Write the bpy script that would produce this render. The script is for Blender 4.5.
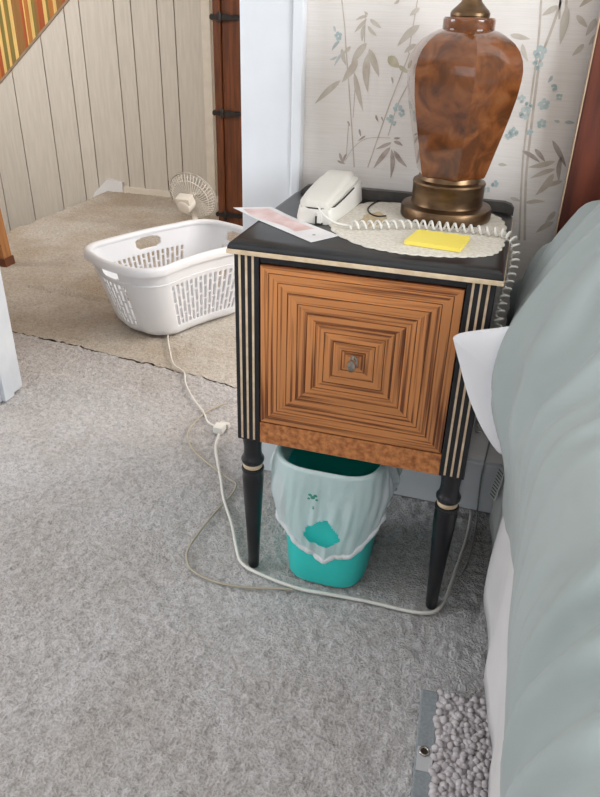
import bpy, bmesh, math, random
from mathutils import Vector, Matrix, noise

# ------------------------------------------------------------------ clear, camera, world, light, exposure
for o in list(bpy.data.objects):
    bpy.data.objects.remove(o, do_unlink=True)
scene = bpy.context.scene
COL = scene.collection
R = math.radians

CAM_POS = (0.38501, -1.03756, 1.01954)
YAW, PITCH, ROLL, FPX = R(15.9242), R(-29.3945), R(1.6691), 706.625
cam_data = bpy.data.cameras.new('camera')
cam = bpy.data.objects.new('camera', cam_data)
COL.objects.link(cam)
fwd = Vector((-math.sin(YAW) * math.cos(PITCH), math.cos(YAW) * math.cos(PITCH), math.sin(PITCH)))
rgt0 = Vector((math.cos(YAW), math.sin(YAW), 0))
up0 = rgt0.cross(fwd)
rgt = math.cos(ROLL) * rgt0 + math.sin(ROLL) * up0
upv = -math.sin(ROLL) * rgt0 + math.cos(ROLL) * up0
m = Matrix((rgt, upv, -fwd)).transposed().to_4x4()
m.translation = Vector(CAM_POS)
cam.matrix_world = m
cam_data.sensor_fit = 'HORIZONTAL'
cam_data.sensor_width = 36.0
cam_data.lens = FPX / 600.0 * 36.0
cam_data.clip_start = 0.02
scene.camera = cam

world = bpy.data.worlds.new('world')
scene.world = world
world.use_nodes = True
wbg = world.node_tree.nodes['Background']
wbg.inputs['Color'].default_value = (0.80, 0.90, 1.0, 1)
wbg.inputs['Strength'].default_value = 1.0

def area_light(name, loc, rot, sx, sy, power, color):
    d = bpy.data.lights.new(name, 'AREA')
    d.shape = 'RECTANGLE'; d.size = sx; d.size_y = sy
    d.energy = power; d.color = color
    o = bpy.data.objects.new(name, d); COL.objects.link(o)
    o.location = loc; o.rotation_euler = rot
    return o
# daylight coming in through the windows of the room (each sits in an opening; the stair one is an added fill)
area_light('daylight_window_front', (-0.75, -3.17, 1.40), (R(90), 0, 0), 1.9, 1.25, 4, (0.90, 0.955, 1.0))
area_light('daylight_window_right', (2.57, -1.35, 1.45), (0, R(90), 0), 1.15, 1.5, 82, (0.92, 0.965, 1.0))
area_light('daylight_window_left', (-2.57, -0.75, 1.40), (0, R(-90), 0), 1.2, 1.3, 34, (0.90, 0.945, 1.0))
area_light('daylight_window_hall', (1.37, 1.45, 1.45), (0, R(90), 0), 1.1, 1.3, 46, (1.0, 0.95, 0.89))
area_light('stair_fill_light', (-2.85, 0.93, 1.25), (R(90), 0, 0), 1.4, 1.3, 26, (1.0, 0.97, 0.93))  # fill light added to brighten the white boards from the front

scene.view_settings.view_transform = 'Standard'
scene.view_settings.look = 'None'
scene.view_settings.gamma = 1.0
scene.view_settings.use_curve_mapping = False
scene.view_settings.exposure = 0.0

# ------------------------------------------------------------------ helpers
def lin(c):
    return tuple((v / 255 / 12.92) if v / 255 <= 0.04045 else ((v / 255 + 0.055) / 1.055) ** 2.4 for v in c) + (1.0,)

def node(nt, typ, **kw):
    n = nt.nodes.new(typ)
    for k, v in kw.items():
        setattr(n, k, v)
    return n

def mat(name, c1, c2=None, rough=0.6, metal=0.0, scale=20.0, stretch=(1, 1, 1), bump=0.0, bump_scale=None,
        spec=0.5, coat=0.0, detail=4.0, lo=0.35, hi=0.65, sheen=0.0, rand=0.0, bump_dist=0.002, alpha=1.0, transl=0.0, coords='Object'):
    """procedural surface: two tones mixed by noise, optional fine relief"""
    mt = bpy.data.materials.new(name)
    mt.use_nodes = True
    nt = mt.node_tree
    b = nt.nodes['Principled BSDF']
    b.inputs['Roughness'].default_value = rough
    b.inputs['Metallic'].default_value = metal
    b.inputs['Specular IOR Level'].default_value = spec
    b.inputs['Coat Weight'].default_value = coat
    b.inputs['Coat Roughness'].default_value = 0.08
    b.inputs['Sheen Weight'].default_value = sheen
    b.inputs['Alpha'].default_value = alpha
    tc = node(nt, 'ShaderNodeTexCoord')
    mp = node(nt, 'ShaderNodeMapping')
    mp.inputs['Scale'].default_value = stretch
    nt.links.new(tc.outputs[coords], mp.inputs['Vector'])
    vec = mp.outputs['Vector']
    if rand:
        oi = node(nt, 'ShaderNodeObjectInfo')
        ml = node(nt, 'ShaderNodeMath', operation='MULTIPLY'); ml.inputs[1].default_value = 40.0
        nt.links.new(oi.outputs['Random'], ml.inputs[0])
        ad = node(nt, 'ShaderNodeVectorMath', operation='ADD')
        nt.links.new(vec, ad.inputs[0]); nt.links.new(ml.outputs[0], ad.inputs[1])
        vec = ad.outputs['Vector']
    nz = node(nt, 'ShaderNodeTexNoise')
    nz.inputs['Scale'].default_value = scale
    nz.inputs['Detail'].default_value = detail
    nt.links.new(vec, nz.inputs['Vector'])
    rp = node(nt, 'ShaderNodeValToRGB')
    rp.color_ramp.elements[0].position = lo; rp.color_ramp.elements[0].color = lin(c1)
    rp.color_ramp.elements[1].position = hi; rp.color_ramp.elements[1].color = lin(c2 or c1)
    nt.links.new(nz.outputs['Fac'], rp.inputs['Fac'])
    colour = rp.outputs['Color']
    if rand:
        hs = node(nt, 'ShaderNodeHueSaturation')
        mr = node(nt, 'ShaderNodeMapRange')
        mr.inputs['To Min'].default_value = 1 - rand; mr.inputs['To Max'].default_value = 1 + rand
        nt.links.new(oi.outputs['Random'], mr.inputs['Value'])
        nt.links.new(mr.outputs[0], hs.inputs['Value'])
        nt.links.new(colour, hs.inputs['Color'])
        colour = hs.outputs['Color']
    nt.links.new(colour, b.inputs['Base Color'])
    if bump:
        n2 = node(nt, 'ShaderNodeTexNoise')
        n2.inputs['Scale'].default_value = bump_scale or scale
        n2.inputs['Detail'].default_value = 3
        nt.links.new(vec, n2.inputs['Vector'])
        bp = node(nt, 'ShaderNodeBump')
        bp.inputs['Strength'].default_value = bump
        bp.inputs['Distance'].default_value = bump_dist
        nt.links.new(n2.outputs['Fac'], bp.inputs['Height'])
        nt.links.new(bp.outputs['Normal'], b.inputs['Normal'])
    if transl:
        tr = node(nt, 'ShaderNodeBsdfTranslucent')
        nt.links.new(colour, tr.inputs['Color'])
        mx = node(nt, 'ShaderNodeMixShader'); mx.inputs['Fac'].default_value = transl
        nt.links.new(b.outputs[0], mx.inputs[1]); nt.links.new(tr.outputs[0], mx.inputs[2])
        nt.links.new(mx.outputs[0], nt.nodes['Material Output'].inputs['Surface'])
    return mt

def link(name, me, material, parent=None):
    o = bpy.data.objects.new(name, me)
    COL.objects.link(o)
    mats = material if isinstance(material, (list, tuple)) else [material]
    if not me.materials:
        for q in mats:
            me.materials.append(q)
    if parent:
        o.parent = parent
    return o

class MB:
    """collects vertices and faces of one mesh"""
    def __init__(s):
        s.v = []; s.f = []; s.mi = []; s.m = 0
    def face(s, idx):
        s.f.append(tuple(idx)); s.mi.append(s.m)
    def box(s, x0, x1, y0, y1, z0, z1, bevel=0.0):
        b = bevel
        if not b:
            n = len(s.v)
            s.v += [(x, y, z) for z in (z0, z1) for y in (y0, y1) for x in (x0, x1)]
            for q in ((0, 2, 3, 1), (4, 5, 7, 6), (0, 1, 5, 4), (2, 6, 7, 3), (0, 4, 6, 2), (1, 3, 7, 5)):
                s.face([n + i for i in q])
            return s
        bm = bmesh.new()
        bmesh.ops.create_cube(bm, size=1)
        for v in bm.verts:
            v.co = Vector(((x0 + x1) / 2 + v.co.x * (x1 - x0), (y0 + y1) / 2 + v.co.y * (y1 - y0), (z0 + z1) / 2 + v.co.z * (z1 - z0)))
        bmesh.ops.bevel(bm, geom=list(bm.edges), offset=b, segments=2, affect='EDGES', profile=0.6)
        return s.bm(bm)
    def bm(s, bm, mtx=None):
        n = len(s.v)
        bm.verts.index_update()
        for v in bm.verts:
            s.v.append(tuple((mtx @ v.co) if mtx else v.co))
        for f in bm.faces:
            s.face([n + v.index for v in f.verts])
        bm.free()
        return s
    def lathe(s, prof, cx=0, cy=0, seg=32, cap=True, axis=None):
        """prof: list of (radius, z) from bottom to top"""
        n = len(s.v)
        for r, z in prof:
            for k in range(seg):
                a = 2 * math.pi * k / seg
                s.v.append((cx + r * math.cos(a), cy + r * math.sin(a), z))
        for i in range(len(prof) - 1):
            for k in range(seg):
                k2 = (k + 1) % seg
                s.face((n + i * seg + k, n + i * seg + k2, n + (i + 1) * seg + k2, n + (i + 1) * seg + k))
        if cap:
            s.face([n + k for k in range(seg)][::-1])
            s.face([n + (len(prof) - 1) * seg + k for k in range(seg)])
        return s
    def tube(s, pts, r, seg=8, closed=False, flat=1.0):
        pts = [Vector(p) for p in pts]
        n = len(s.v); N = len(pts)
        rr = r if isinstance(r, (list, tuple)) else [r] * N
        prev = None
        for i, p in enumerate(pts):
            if closed:
                t = pts[(i + 1) % N] - pts[i - 1]
            else:
                t = pts[min(i + 1, N - 1)] - pts[max(i - 1, 0)]
            t.normalize()
            if prev is None:
                a = Vector((0, 0, 1)) if abs(t.z) < 0.9 else Vector((1, 0, 0))
                u = t.cross(a).normalized()
            else:
                u = (prev - t * prev.dot(t))
                u = u.normalized() if u.length > 1e-6 else t.orthogonal().normalized()
            prev = u
            w = t.cross(u)
            for k in range(seg):
                a = 2 * math.pi * k / seg
                s.v.append(tuple(p + u * (math.cos(a) * rr[i]) + w * (math.sin(a) * rr[i] * flat)))
        M = N if closed else N - 1
        for i in range(M):
            j = (i + 1) % N
            for k in range(seg):
                k2 = (k + 1) % seg
                s.face((n + i * seg + k, n + i * seg + k2, n + j * seg + k2, n + j * seg + k))
        if not closed:
            s.face([n + k for k in range(seg)][::-1])
            s.face([n + (N - 1) * seg + k for k in range(seg)])
        return s
    def prism(s, poly, h0, h1, axis='z'):
        """poly: 2D outline, extruded between h0 and h1 along axis"""
        n = len(s.v); N = len(poly)
        for h in (h0, h1):
            for a, b in poly:
                s.v.append({'z': (a, b, h), 'y': (a, h, b), 'x': (h, a, b)}[axis])
        s.face([n + i for i in range(N)][::-1]); s.face([n + N + i for i in range(N)])
        for i in range(N):
            j = (i + 1) % N
            s.face((n + i, n + j, n + N + j, n + N + i))
        return s
    def grid(s, rows, closed_u=False):
        """rows: list of equal length lists of points"""
        n = len(s.v); W = len(rows[0])
        for r in rows:
            s.v += [tuple(p) for p in r]
        for i in range(len(rows) - 1):
            for k in range(W if closed_u else W - 1):
                k2 = (k + 1) % W
                s.face((n + i * W + k, n + i * W + k2, n + (i + 1) * W + k2, n + (i + 1) * W + k))
        return s
    def mesh(s, name, smooth=False, fix=True):
        me = bpy.data.meshes.new(name)
        me.from_pydata(s.v, [], s.f)
        me.polygons.foreach_set('material_index', s.mi)
        if fix:
            bm = bmesh.new(); bm.from_mesh(me)
            bmesh.ops.recalc_face_normals(bm, faces=list(bm.faces))
            bm.to_mesh(me); bm.free()
        if smooth:
            me.polygons.foreach_set('use_smooth', [True] * len(me.polygons))
            if smooth != 'all':
                me.set_sharp_from_angle(angle=R(smooth if isinstance(smooth, (int, float)) and smooth is not True else 40))
        me.update()
        return me
    def build(s, name, material, parent=None, smooth=False, fix=True):
        return link(name, s.mesh(name, smooth, fix), material, parent)

def empty(name, loc=(0, 0, 0), rz=0.0):
    o = bpy.data.objects.new(name, None)
    COL.objects.link(o)
    o.empty_display_size = 0.05
    o.location = loc
    o.rotation_euler = (0, 0, rz)
    return o

def tag(o, label, cat, group=None, kind=None):
    o['label'] = label; o['category'] = cat
    if group: o['group'] = group
    if kind: o['kind'] = kind
    return o

def struct(o, label, cat):
    o['kind'] = 'structure'; o['label'] = label; o['category'] = cat
    return o

def smooth_path(pts, n=6):
    """Catmull-Rom through 3D points"""
    P = [Vector(p) for p in pts]
    P = [P[0] * 2 - P[1]] + P + [P[-1] * 2 - P[-2]]
    out = []
    for i in range(1, len(P) - 2):
        for k in range(n):
            t = k / n
            a, b, c, d = P[i - 1], P[i], P[i + 1], P[i + 2]
            out.append(0.5 * ((2 * b) + (c - a) * t + (2 * a - 5 * b + 4 * c - d) * t * t + (3 * b - a - 3 * c + d) * t ** 3))
    out.append(P[-2])
    return out

def sstep(a, b, x):
    t = max(0.0, min(1.0, (x - a) / (b - a)))
    return t * t * (3 - 2 * t)

def interp(tab, x):
    if x <= tab[0][0]: return tab[0][1]
    for (a, u), (b, v) in zip(tab, tab[1:]):
        if x <= b:
            return u + (v - u) * (x - a) / (b - a)
    return tab[-1][1]

rnd = random.Random(7)

# ------------------------------------------------------------------ materials
M = {}
M['white_paint'] = mat('white_paint', (226, 228, 232), (234, 236, 240), rough=0.42, scale=6)
M['door_paint'] = mat('door_paint', (206, 212, 220), (222, 226, 232), rough=0.4, scale=8)
M['ceiling_paint'] = mat('ceiling_paint', (232, 230, 226), rough=0.9)
M['wall_paint'] = mat('wall_paint', (188, 180, 170), (196, 188, 178), rough=0.9, scale=4)
M['paper'] = mat('wallpaper_ground', (234, 226, 220), (240, 233, 228), rough=0.85, scale=60, stretch=(0.25, 1, 9), bump=0.25, bump_scale=90, bump_dist=0.0006)
M['panel'] = mat('white_panel', (203, 197, 188), (212, 206, 197), rough=0.5, scale=9, stretch=(9, 1, 0.8), rand=0.03)
M['panel_trim'] = mat('panel_trim', (222, 214, 202), (230, 223, 212), rough=0.5)
M['groove'] = mat('groove_brown', (110, 90, 70), (126, 104, 82), rough=0.8)
M['brown_wood'] = mat('brown_wood', (78, 42, 22), (112, 62, 34), rough=0.45, scale=7, stretch=(12, 12, 0.7), rand=0.06)
M['black_iron'] = mat('black_iron', (18, 15, 15), (36, 30, 28), rough=0.5, scale=40)
M['headboard'] = mat('headboard_wood', (78, 34, 22), (112, 54, 36), rough=0.35, scale=5, stretch=(10, 10, 0.8), coat=0.2)
M['headboard_edge'] = mat('headboard_edge', (206, 176, 146), (222, 196, 168), rough=0.5, scale=30)
M['black_lacquer'] = mat('black_lacquer', (12, 13, 18), (24, 25, 31), rough=0.34, scale=14, coat=0.15)
M['black_top'] = mat('dusty_black_top', (14, 14, 17), (42, 41, 41), rough=0.30, scale=9, detail=7, coat=0.1)
M['dusty_edge'] = mat('dusty_black_gallery', (52, 50, 49), (96, 92, 89), rough=0.5, scale=14, detail=6)
M['cap_rail'] = mat('cap_rail', (140, 118, 92), (156, 134, 108), rough=0.6)
M['cream'] = mat('cream_inlay', (205, 178, 146), (224, 202, 172), rough=0.5, scale=60)
M['veneer'] = mat('zebra_veneer', (110, 58, 28), (200, 131, 76), rough=0.36, scale=26, stretch=(0.14, 7.0, 7.0), detail=3, lo=0.36, hi=0.51, rand=0.10, bump=0.12, bump_scale=26, bump_dist=0.0006, coat=0.15)
M['veneer_dark'] = mat('veneer_dark', (84, 42, 20), (134, 76, 38), rough=0.4, scale=40, rand=0.05)
M['burl'] = mat('burl_veneer', (146, 78, 38), (214, 142, 82), rough=0.36, scale=95, detail=9, lo=0.30, hi=0.66, coat=0.2)
M['brass'] = mat('aged_brass', (82, 62, 44), (124, 98, 72), rough=0.34, metal=0.85, scale=16, stretch=(1, 1, 3))
M['brass_bright'] = mat('brass_bright', (150, 124, 92), (180, 154, 118), rough=0.28, metal=0.9, scale=20)
M['nickel'] = mat('nickel', (150, 142, 130), (196, 190, 182), rough=0.22, metal=1.0, scale=60)
M['bone_plastic'] = mat('bone_plastic', (216, 211, 202), (222, 217, 208), rough=0.38, scale=5)
M['bone_side'] = mat('bone_plastic_base', (220, 216, 208), (226, 222, 215), rough=0.42, scale=5)
M['dark_line'] = mat('dark_gap', (46, 42, 38), rough=0.8)
M['cord_white'] = mat('cord_white', (226, 222, 214), (236, 232, 226), rough=0.45)
M['cord_beige'] = mat('cord_beige', (180, 170, 152), (190, 181, 164), rough=0.5)
M['cord_clear'] = mat('cord_clear', (150, 152, 150), (166, 168, 166), rough=0.3)
M['note'] = mat('note_yellow', (242, 220, 92), (248, 228, 112), rough=0.8, scale=5)
M['lace'] = mat('lace_cream', (206, 198, 184), (228, 222, 210), rough=0.95, scale=160, detail=3, lo=0.30, hi=0.62, bump=0.6, bump_scale=160, bump_dist=0.002)
M['stain'] = mat('lace_stain', (186, 164, 126), (206, 188, 156), rough=0.95, scale=160)
M['card'] = mat('card_white', (226, 222, 222), (238, 234, 234), rough=0.5)
M['pink_print'] = mat('pink_print', (214, 174, 168), (236, 214, 212), rough=0.45, scale=26, detail=5)
M['basket'] = mat('basket_white', (226, 229, 236), (236, 239, 245), rough=0.42, scale=3)
M['fan_plastic'] = mat('fan_plastic', (238, 234, 226), (244, 240, 233), rough=0.45, scale=5)
M['fan_blade'] = mat('fan_blade', (206, 204, 200), (214, 212, 208), rough=0.35, scale=5)
M['teal'] = mat('teal_plastic', (50, 222, 214), (56, 230, 222), rough=0.4, scale=4)
M['teal_in'] = mat('teal_plastic_inside', (38, 178, 176), (44, 190, 186), rough=0.4, scale=4)
M['green_print'] = mat('green_print', (60, 150, 130), rough=0.5)
M['comforter'] = mat('sage_comforter', (147, 156, 155), (157, 165, 164), rough=0.75, scale=5, sheen=0.15, bump=0.15, bump_scale=300, bump_dist=0.0004)
M['sheet'] = mat('white_sheet', (214, 210, 210), (222, 219, 219), rough=0.85, scale=6, bump=0.1, bump_scale=250, bump_dist=0.0004)
M['pillow'] = mat('white_pillow', (232, 230, 234), (238, 237, 240), rough=0.85, scale=6)
M['mattress'] = mat('mattress_cover', (60, 62, 68), (74, 76, 82), rough=0.9)
M['mattress_white'] = mat('mattress_ticking', (206, 206, 208), (214, 214, 216), rough=0.9)
M['mat_band'] = mat('mat_band', (138, 144, 148), (152, 158, 162), rough=0.8, scale=200, bump=0.3, bump_scale=500, bump_dist=0.0005)
M['mat_pile'] = mat('mat_pile', (186, 178, 180), (216, 209, 210), rough=0.95, scale=70, detail=2)
M['mat_patch'] = mat('mat_patch', (196, 196, 198), rough=0.8)
M['wood_light'] = mat('post_wood', (150, 100, 58), (176, 122, 74), rough=0.45, scale=6, stretch=(10, 10, 0.8))
M['wood_dark'] = mat('post_wood_dark', (92, 50, 28), (112, 64, 38), rough=0.5, scale=8)
M['tag_white'] = mat('tag_white', (214, 214, 212), rough=0.8)
M['tag_ink'] = mat('tag_ink', (52, 52, 54), rough=0.8)
M['glass_pane'] = mat('window_frame_white', (232, 232, 232), rough=0.5)
LEAFC = [mat('print_tan', (194, 181, 166), (212, 202, 190), rough=0.85, scale=50),
         mat('print_grey_tan', (198, 187, 174), (212, 203, 192), rough=0.85, scale=50),
         mat('print_mauve', (164, 148, 140), (194, 180, 172), rough=0.85, scale=60),
         mat('print_blue_grey', (184, 190, 190), (204, 206, 204), rough=0.85, scale=50),
         mat('print_ochre', (188, 178, 150), (206, 196, 174), rough=0.85, scale=60),
         mat('print_teal', (178, 198, 198), (204, 212, 210), rough=0.85, scale=70),
         mat('print_stem', (192, 179, 167), (210, 199, 188), rough=0.85, scale=50)]

def carpet_material(name, c_lo, c_hi, tint):
    mt = bpy.data.materials.new(name); mt.use_nodes = True
    nt = mt.node_tree; b = nt.nodes['Principled BSDF']
    b.inputs['Roughness'].default_value = 0.95
    b.inputs['Specular IOR Level'].default_value = 0.15
    b.inputs['Sheen Weight'].default_value = 0.2
    tc = node(nt, 'ShaderNodeTexCoord')
    def nz(scale, detail, rough=0.55):
        n = node(nt, 'ShaderNodeTexNoise')
        n.inputs['Scale'].default_value = scale; n.inputs['Detail'].default_value = detail
        n.inputs['Roughness'].default_value = rough
        nt.links.new(tc.outputs['Object'], n.inputs['Vector']); return n
    fine = nz(230, 3); clump = nz(95, 4, 0.65); broad = nz(3.2, 3)
    a1 = node(nt, 'ShaderNodeMath', operation='MULTIPLY_ADD')
    a1.inputs[1].default_value = 0.45
    nt.links.new(fine.outputs['Fac'], a1.inputs[0])
    a2 = node(nt, 'ShaderNodeMath', operation='MULTIPLY'); a2.inputs[1].default_value = 0.55
    nt.links.new(clump.outputs['Fac'], a2.inputs[0]); nt.links.new(a2.outputs[0], a1.inputs[2])
    rp = node(nt, 'ShaderNodeValToRGB')
    rp.color_ramp.elements[0].position = 0.36; rp.color_ramp.elements[0].color = lin(c_lo)  # hollows of the pile darkened: shade between tufts put into the colour
    rp.color_ramp.elements[1].position = 0.58; rp.color_ramp.elements[1].color = lin(c_hi)
    nt.links.new(a1.outputs[0], rp.inputs['Fac'])
    mx = node(nt, 'ShaderNodeMixRGB', blend_type='MULTIPLY')
    r2 = node(nt, 'ShaderNodeValToRGB')
    r2.color_ramp.elements[0].position = 0.35; r2.color_ramp.elements[0].color = lin(tint)
    r2.color_ramp.elements[1].position = 0.62; r2.color_ramp.elements[1].color = (1, 1, 1, 1)
    nt.links.new(broad.outputs['Fac'], r2.inputs['Fac'])
    mx.inputs['Fac'].default_value = 1.0
    nt.links.new(rp.outputs['Color'], mx.inputs[1]); nt.links.new(r2.outputs['Color'], mx.inputs[2])
    nt.links.new(mx.outputs[0], b.inputs['Base Color'])
    bp = node(nt, 'ShaderNodeBump'); bp.inputs['Strength'].default_value = 0.9; bp.inputs['Distance'].default_value = 0.013
    nt.links.new(a1.outputs[0], bp.inputs['Height']); nt.links.new(bp.outputs['Normal'], b.inputs['Normal'])
    return mt
M['carpet'] = carpet_material('grey_carpet', (168, 163, 161), (218, 215, 216), (240, 236, 232))
M['carpet_hall'] = carpet_material('tan_carpet', (178, 169, 158), (220, 213, 204), (228, 217, 203))

# ------------------------------------------------------------------ the room
YW = 0.345            # front face of the wall behind the nightstand
YB = 0.49             # its far face
CEIL = 2.40
DX0, DX1 = -0.928, -0.135      # doorway

def rect_face(mb, pts):
    n = len(mb.v); mb.v += pts; mb.face(range(n, n + len(pts)))

# wall behind the nightstand, with the doorway
w = MB()
w.box(DX1, 2.6, YW, YB, 0, CEIL)
w.box(-2.6, DX0, YW, YB, 0, CEIL)
w.box(DX0, DX1, YW, YB, 2.05, CEIL)
wall_back = struct(w.build('wall_back', M['paper']), 'cream wallpapered wall with bamboo print behind the nightstand', 'wall')

# printed pattern of the wallpaper: bamboo leaves, stems and small blossoms
LEAVES = [(0.0506, 0.8933, 0.0025, 0.8499, 0.0106, 0), (0.0948, 0.9563, 0.0682, 0.9186, 0.0127, 0), (0.0802, 0.9284, 0.053, 0.8896, 0.0134, 0), (0.0981, 0.9402, 0.1029, 0.875, 0.0134, 0), (0.0996, 0.9475, 0.1217, 0.9025, 0.012, 0), (0.0752, 0.9077, 0.0968, 0.8417, 0.0099, 0), (0.0498, 0.9455, 0.0598, 0.9182, 0.0078, 0), (0.0663, 0.9498, 0.0524, 0.9364, 0.0063, 0), (0.0937, 0.9988, 0.0719, 0.9912, 0.0049, 1), (0.0921, 0.9935, 0.0711, 0.9716, 0.0063, 1), (0.0887, 0.9846, 0.0865, 0.9578, 0.0071, 1), (0.0949, 0.9831, 0.1123, 0.9677, 0.0063, 1), (0.0981, 0.9937, 0.1194, 0.9804, 0.0071, 1), (0.0936, 1.0005, 0.0872, 1.0056, 0.0042, 1), (0.0449, 0.9581, 0.0311, 0.9411, 0.0056, 3), (0.0522, 0.9401, 0.0366, 0.9153, 0.0049, 3), (0.0333, 0.9811, 0.0367, 0.9715, 0.0042, 3), (0.0421, 0.9323, 0.0276, 0.9261, 0.0042, 3), (0.1544, 0.7918, 0.1254, 0.7774, 0.0063, 2), (0.153, 0.7836, 0.1238, 0.742, 0.0092, 2), (0.1555, 0.7797, 0.1582, 0.7259, 0.0085, 2), (0.16, 0.778, 0.1885, 0.7494, 0.0085, 2), (0.1585, 0.7941, 0.1762, 0.7873, 0.0063, 2), (0.158, 0.7993, 0.1706, 0.801, 0.0042, 2), (0.1862, 0.9878, 0.15, 0.9531, 0.0127, 1), (0.1835, 0.9579, 0.1631, 0.9428, 0.0078, 1), (0.1834, 1.0133, 0.1672, 1.001, 0.0078, 1), (0.1472, 1.0243, 0.138, 1.0179, 0.0049, 1), (0.1206, 0.8381, 0.1267, 0.8259, 0.0042, 2), (0.1314, 0.836, 0.1355, 0.8272, 0.0028, 2), (0.1444, 0.9036, 0.1483, 0.8918, 0.0035, 2), (0.0911, 0.8115, 0.0955, 0.7977, 0.0042, 2), (0.104, 0.8003, 0.0895, 0.7891, 0.0035, 2), (0.0554, 0.7659, 0.0655, 0.7457, 0.0056, 2), (0.0689, 0.7649, 0.0632, 0.7468, 0.0042, 2), (0.0517, 0.7509, 0.0678, 0.7459, 0.0042, 2), (0.0676, 0.824, 0.0734, 0.8144, 0.0035, 2), (0.1353, 0.9363, 0.1573, 0.919, 0.0162, 4), (0.1549, 0.9225, 0.1772, 0.9107, 0.0078, 4), (0.4228, 1.0224, 0.4223, 0.9653, 0.0132, 1), (0.4394, 1.01, 0.4603, 0.9924, 0.0085, 1), (0.4098, 1.0221, 0.3855, 1.0075, 0.0094, 1), (0.4597, 0.969, 0.4445, 0.9504, 0.0085, 1), (0.4703, 1.0066, 0.4597, 0.9801, 0.0103, 1), (0.481, 0.9852, 0.4672, 0.9671, 0.0094, 1), (0.439, 0.8161, 0.4719, 0.7714, 0.0085, 2), (0.4123, 0.7998, 0.4343, 0.7787, 0.0075, 2), (0.3913, 0.7946, 0.4259, 0.7765, 0.0075, 2), (0.4509, 0.7811, 0.4056, 0.767, 0.0094, 0), (0.4534, 0.7683, 0.4127, 0.7479, 0.0085, 0), (0.4524, 0.7603, 0.4275, 0.7189, 0.0122, 0), (0.4585, 0.7895, 0.4641, 0.7454, 0.0085, 2), (0.4702, 0.7486, 0.4338, 0.7336, 0.0085, 0), (0.4124, 0.7043, 0.4473, 0.7098, 0.0075, 0), (0.4689, 0.6748, 0.441, 0.6509, 0.0103, 0), (0.3397, 0.9781, 0.3736, 0.9725, 0.0085, 1), (0.3616, 0.9653, 0.3762, 0.9383, 0.0075, 1), (0.3533, 0.768, 0.3694, 0.7677, 0.0056, 1), (0.4678, 0.6942, 0.4536, 0.6704, 0.0094, 0), (0.3842, 0.711, 0.4041, 0.7057, 0.0066, 0), (0.4192, 0.9194, 0.4141, 0.9074, 0.0056, 3), (0.4458, 0.8465, 0.4354, 0.8483, 0.0047, 3), (0.4532, 0.847, 0.4707, 0.8466, 0.0056, 3)]
FLOW = [(0.0425, 0.9652, 0.0071), (0.1603, 0.8522, 0.0085), (0.1686, 0.8442, 0.0063), (0.1486, 0.8332, 0.0071), (0.1556, 0.8258, 0.0049), (0.3932, 0.9529, 0.0103), (0.3917, 0.9344, 0.0085), (0.3855, 0.8575, 0.0103), (0.3884, 0.8699, 0.0066), (0.4139, 0.8739, 0.0094), (0.4163, 0.8421, 0.008), (0.3715, 0.825, 0.0085), (0.3637, 0.8184, 0.0066), (0.3754, 0.8799, 0.0066), (0.4252, 0.9009, 0.0056), (0.4369, 0.8863, 0.0056), (0.3986, 0.8269, 0.0056), (0.3534, 0.733, 0.0066), (0.3389, 0.7207, 0.0066)]
STEMS = [([(0.0456, 1.0218), (0.0533, 0.9799), (0.0585, 0.9404), (0.0732, 0.8383), (0.086, 0.741)], 0.0021), ([(0.0786, 0.889), (0.0781, 0.8307)], 0.0014), ([(0.1731, 0.9433), (0.159, 0.9006), (0.1428, 0.8504), (0.1126, 0.7432)], 0.0021), ([(0.176, 0.894), (0.1592, 0.8552), (0.147, 0.8033)], 0.0018), ([(0.07, 0.8202), (0.0691, 0.7607)], 0.0014), ([(0.1516, 0.7996), (0.1087, 0.7958), (0.0836, 0.7784), (0.0674, 0.7522)], 0.0011), ([(0.3804, 1.0299), (0.3863, 0.9775), (0.3898, 0.918), (0.3929, 0.8153), (0.3993, 0.7424), (0.4138, 0.6334)], 0.0033), ([(0.4118, 1.0307), (0.4053, 0.9915), (0.3954, 0.9415), (0.3965, 0.8946), (0.4003, 0.826), (0.4067, 0.7431), (0.4236, 0.6345)], 0.0042), ([(0.1783, 1.025), (0.1711, 0.9432)], 0.0018), ([(0.0894, 1.0022), (0.0907, 0.9562)], 0.0011)]

def leaf_poly(x0, z0, x1, z1, wd, bend):
    dx, dz = x1 - x0, z1 - z0
    L = math.hypot(dx, dz); tx, tz = dx / L, dz / L; nx, nz = -tz, tx
    left, right = [], []
    for i in range(9):
        t = i / 8
        hw = wd * 0.5 * (math.sin(math.pi * t ** 0.75) ** 0.9 if 0 < t < 1 else 0)
        off = bend * L * math.sin(math.pi * t)
        cx, cz = x0 + dx * t + nx * off, z0 + dz * t + nz * off
        left.append((cx + nx * hw, cz + nz * hw)); right.append((cx - nx * hw, cz - nz * hw))
    return left, right
pm = MB()
yp = YW - 0.0004
for k, (x0, z0, x1, z1, wd, c) in enumerate(LEAVES):
    pm.m = c
    l, r = leaf_poly(x0, z0, x1, z1, wd, rnd.uniform(-0.06, 0.06))
    y = yp - 0.00002 * (k % 6)
    n = len(pm.v)
    for a, b in zip(l, r):
        pm.v += [(a[0], y, a[1]), (b[0], y, b[1])]
    for i in range(8):
        pm.face((n + 2 * i, n + 2 * i + 1, n + 2 * i + 3, n + 2 * i + 2))
for x, z, r in FLOW:
    pm.m = 5
    for q in range(5):
        a = q * 1.257 + rnd.random()
        cx, cz = x + math.cos(a) * r * 0.62, z + math.sin(a) * r * 0.62
        n = len(pm.v)
        for j in range(7):
            b = 2 * math.pi * j / 7
            rr = r * 0.48 * rnd.uniform(0.75, 1.15)
            pm.v.append((cx + math.cos(b) * rr, yp - 0.00015, cz + math.sin(b) * rr))
        pm.face(range(n, n + 7))
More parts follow.
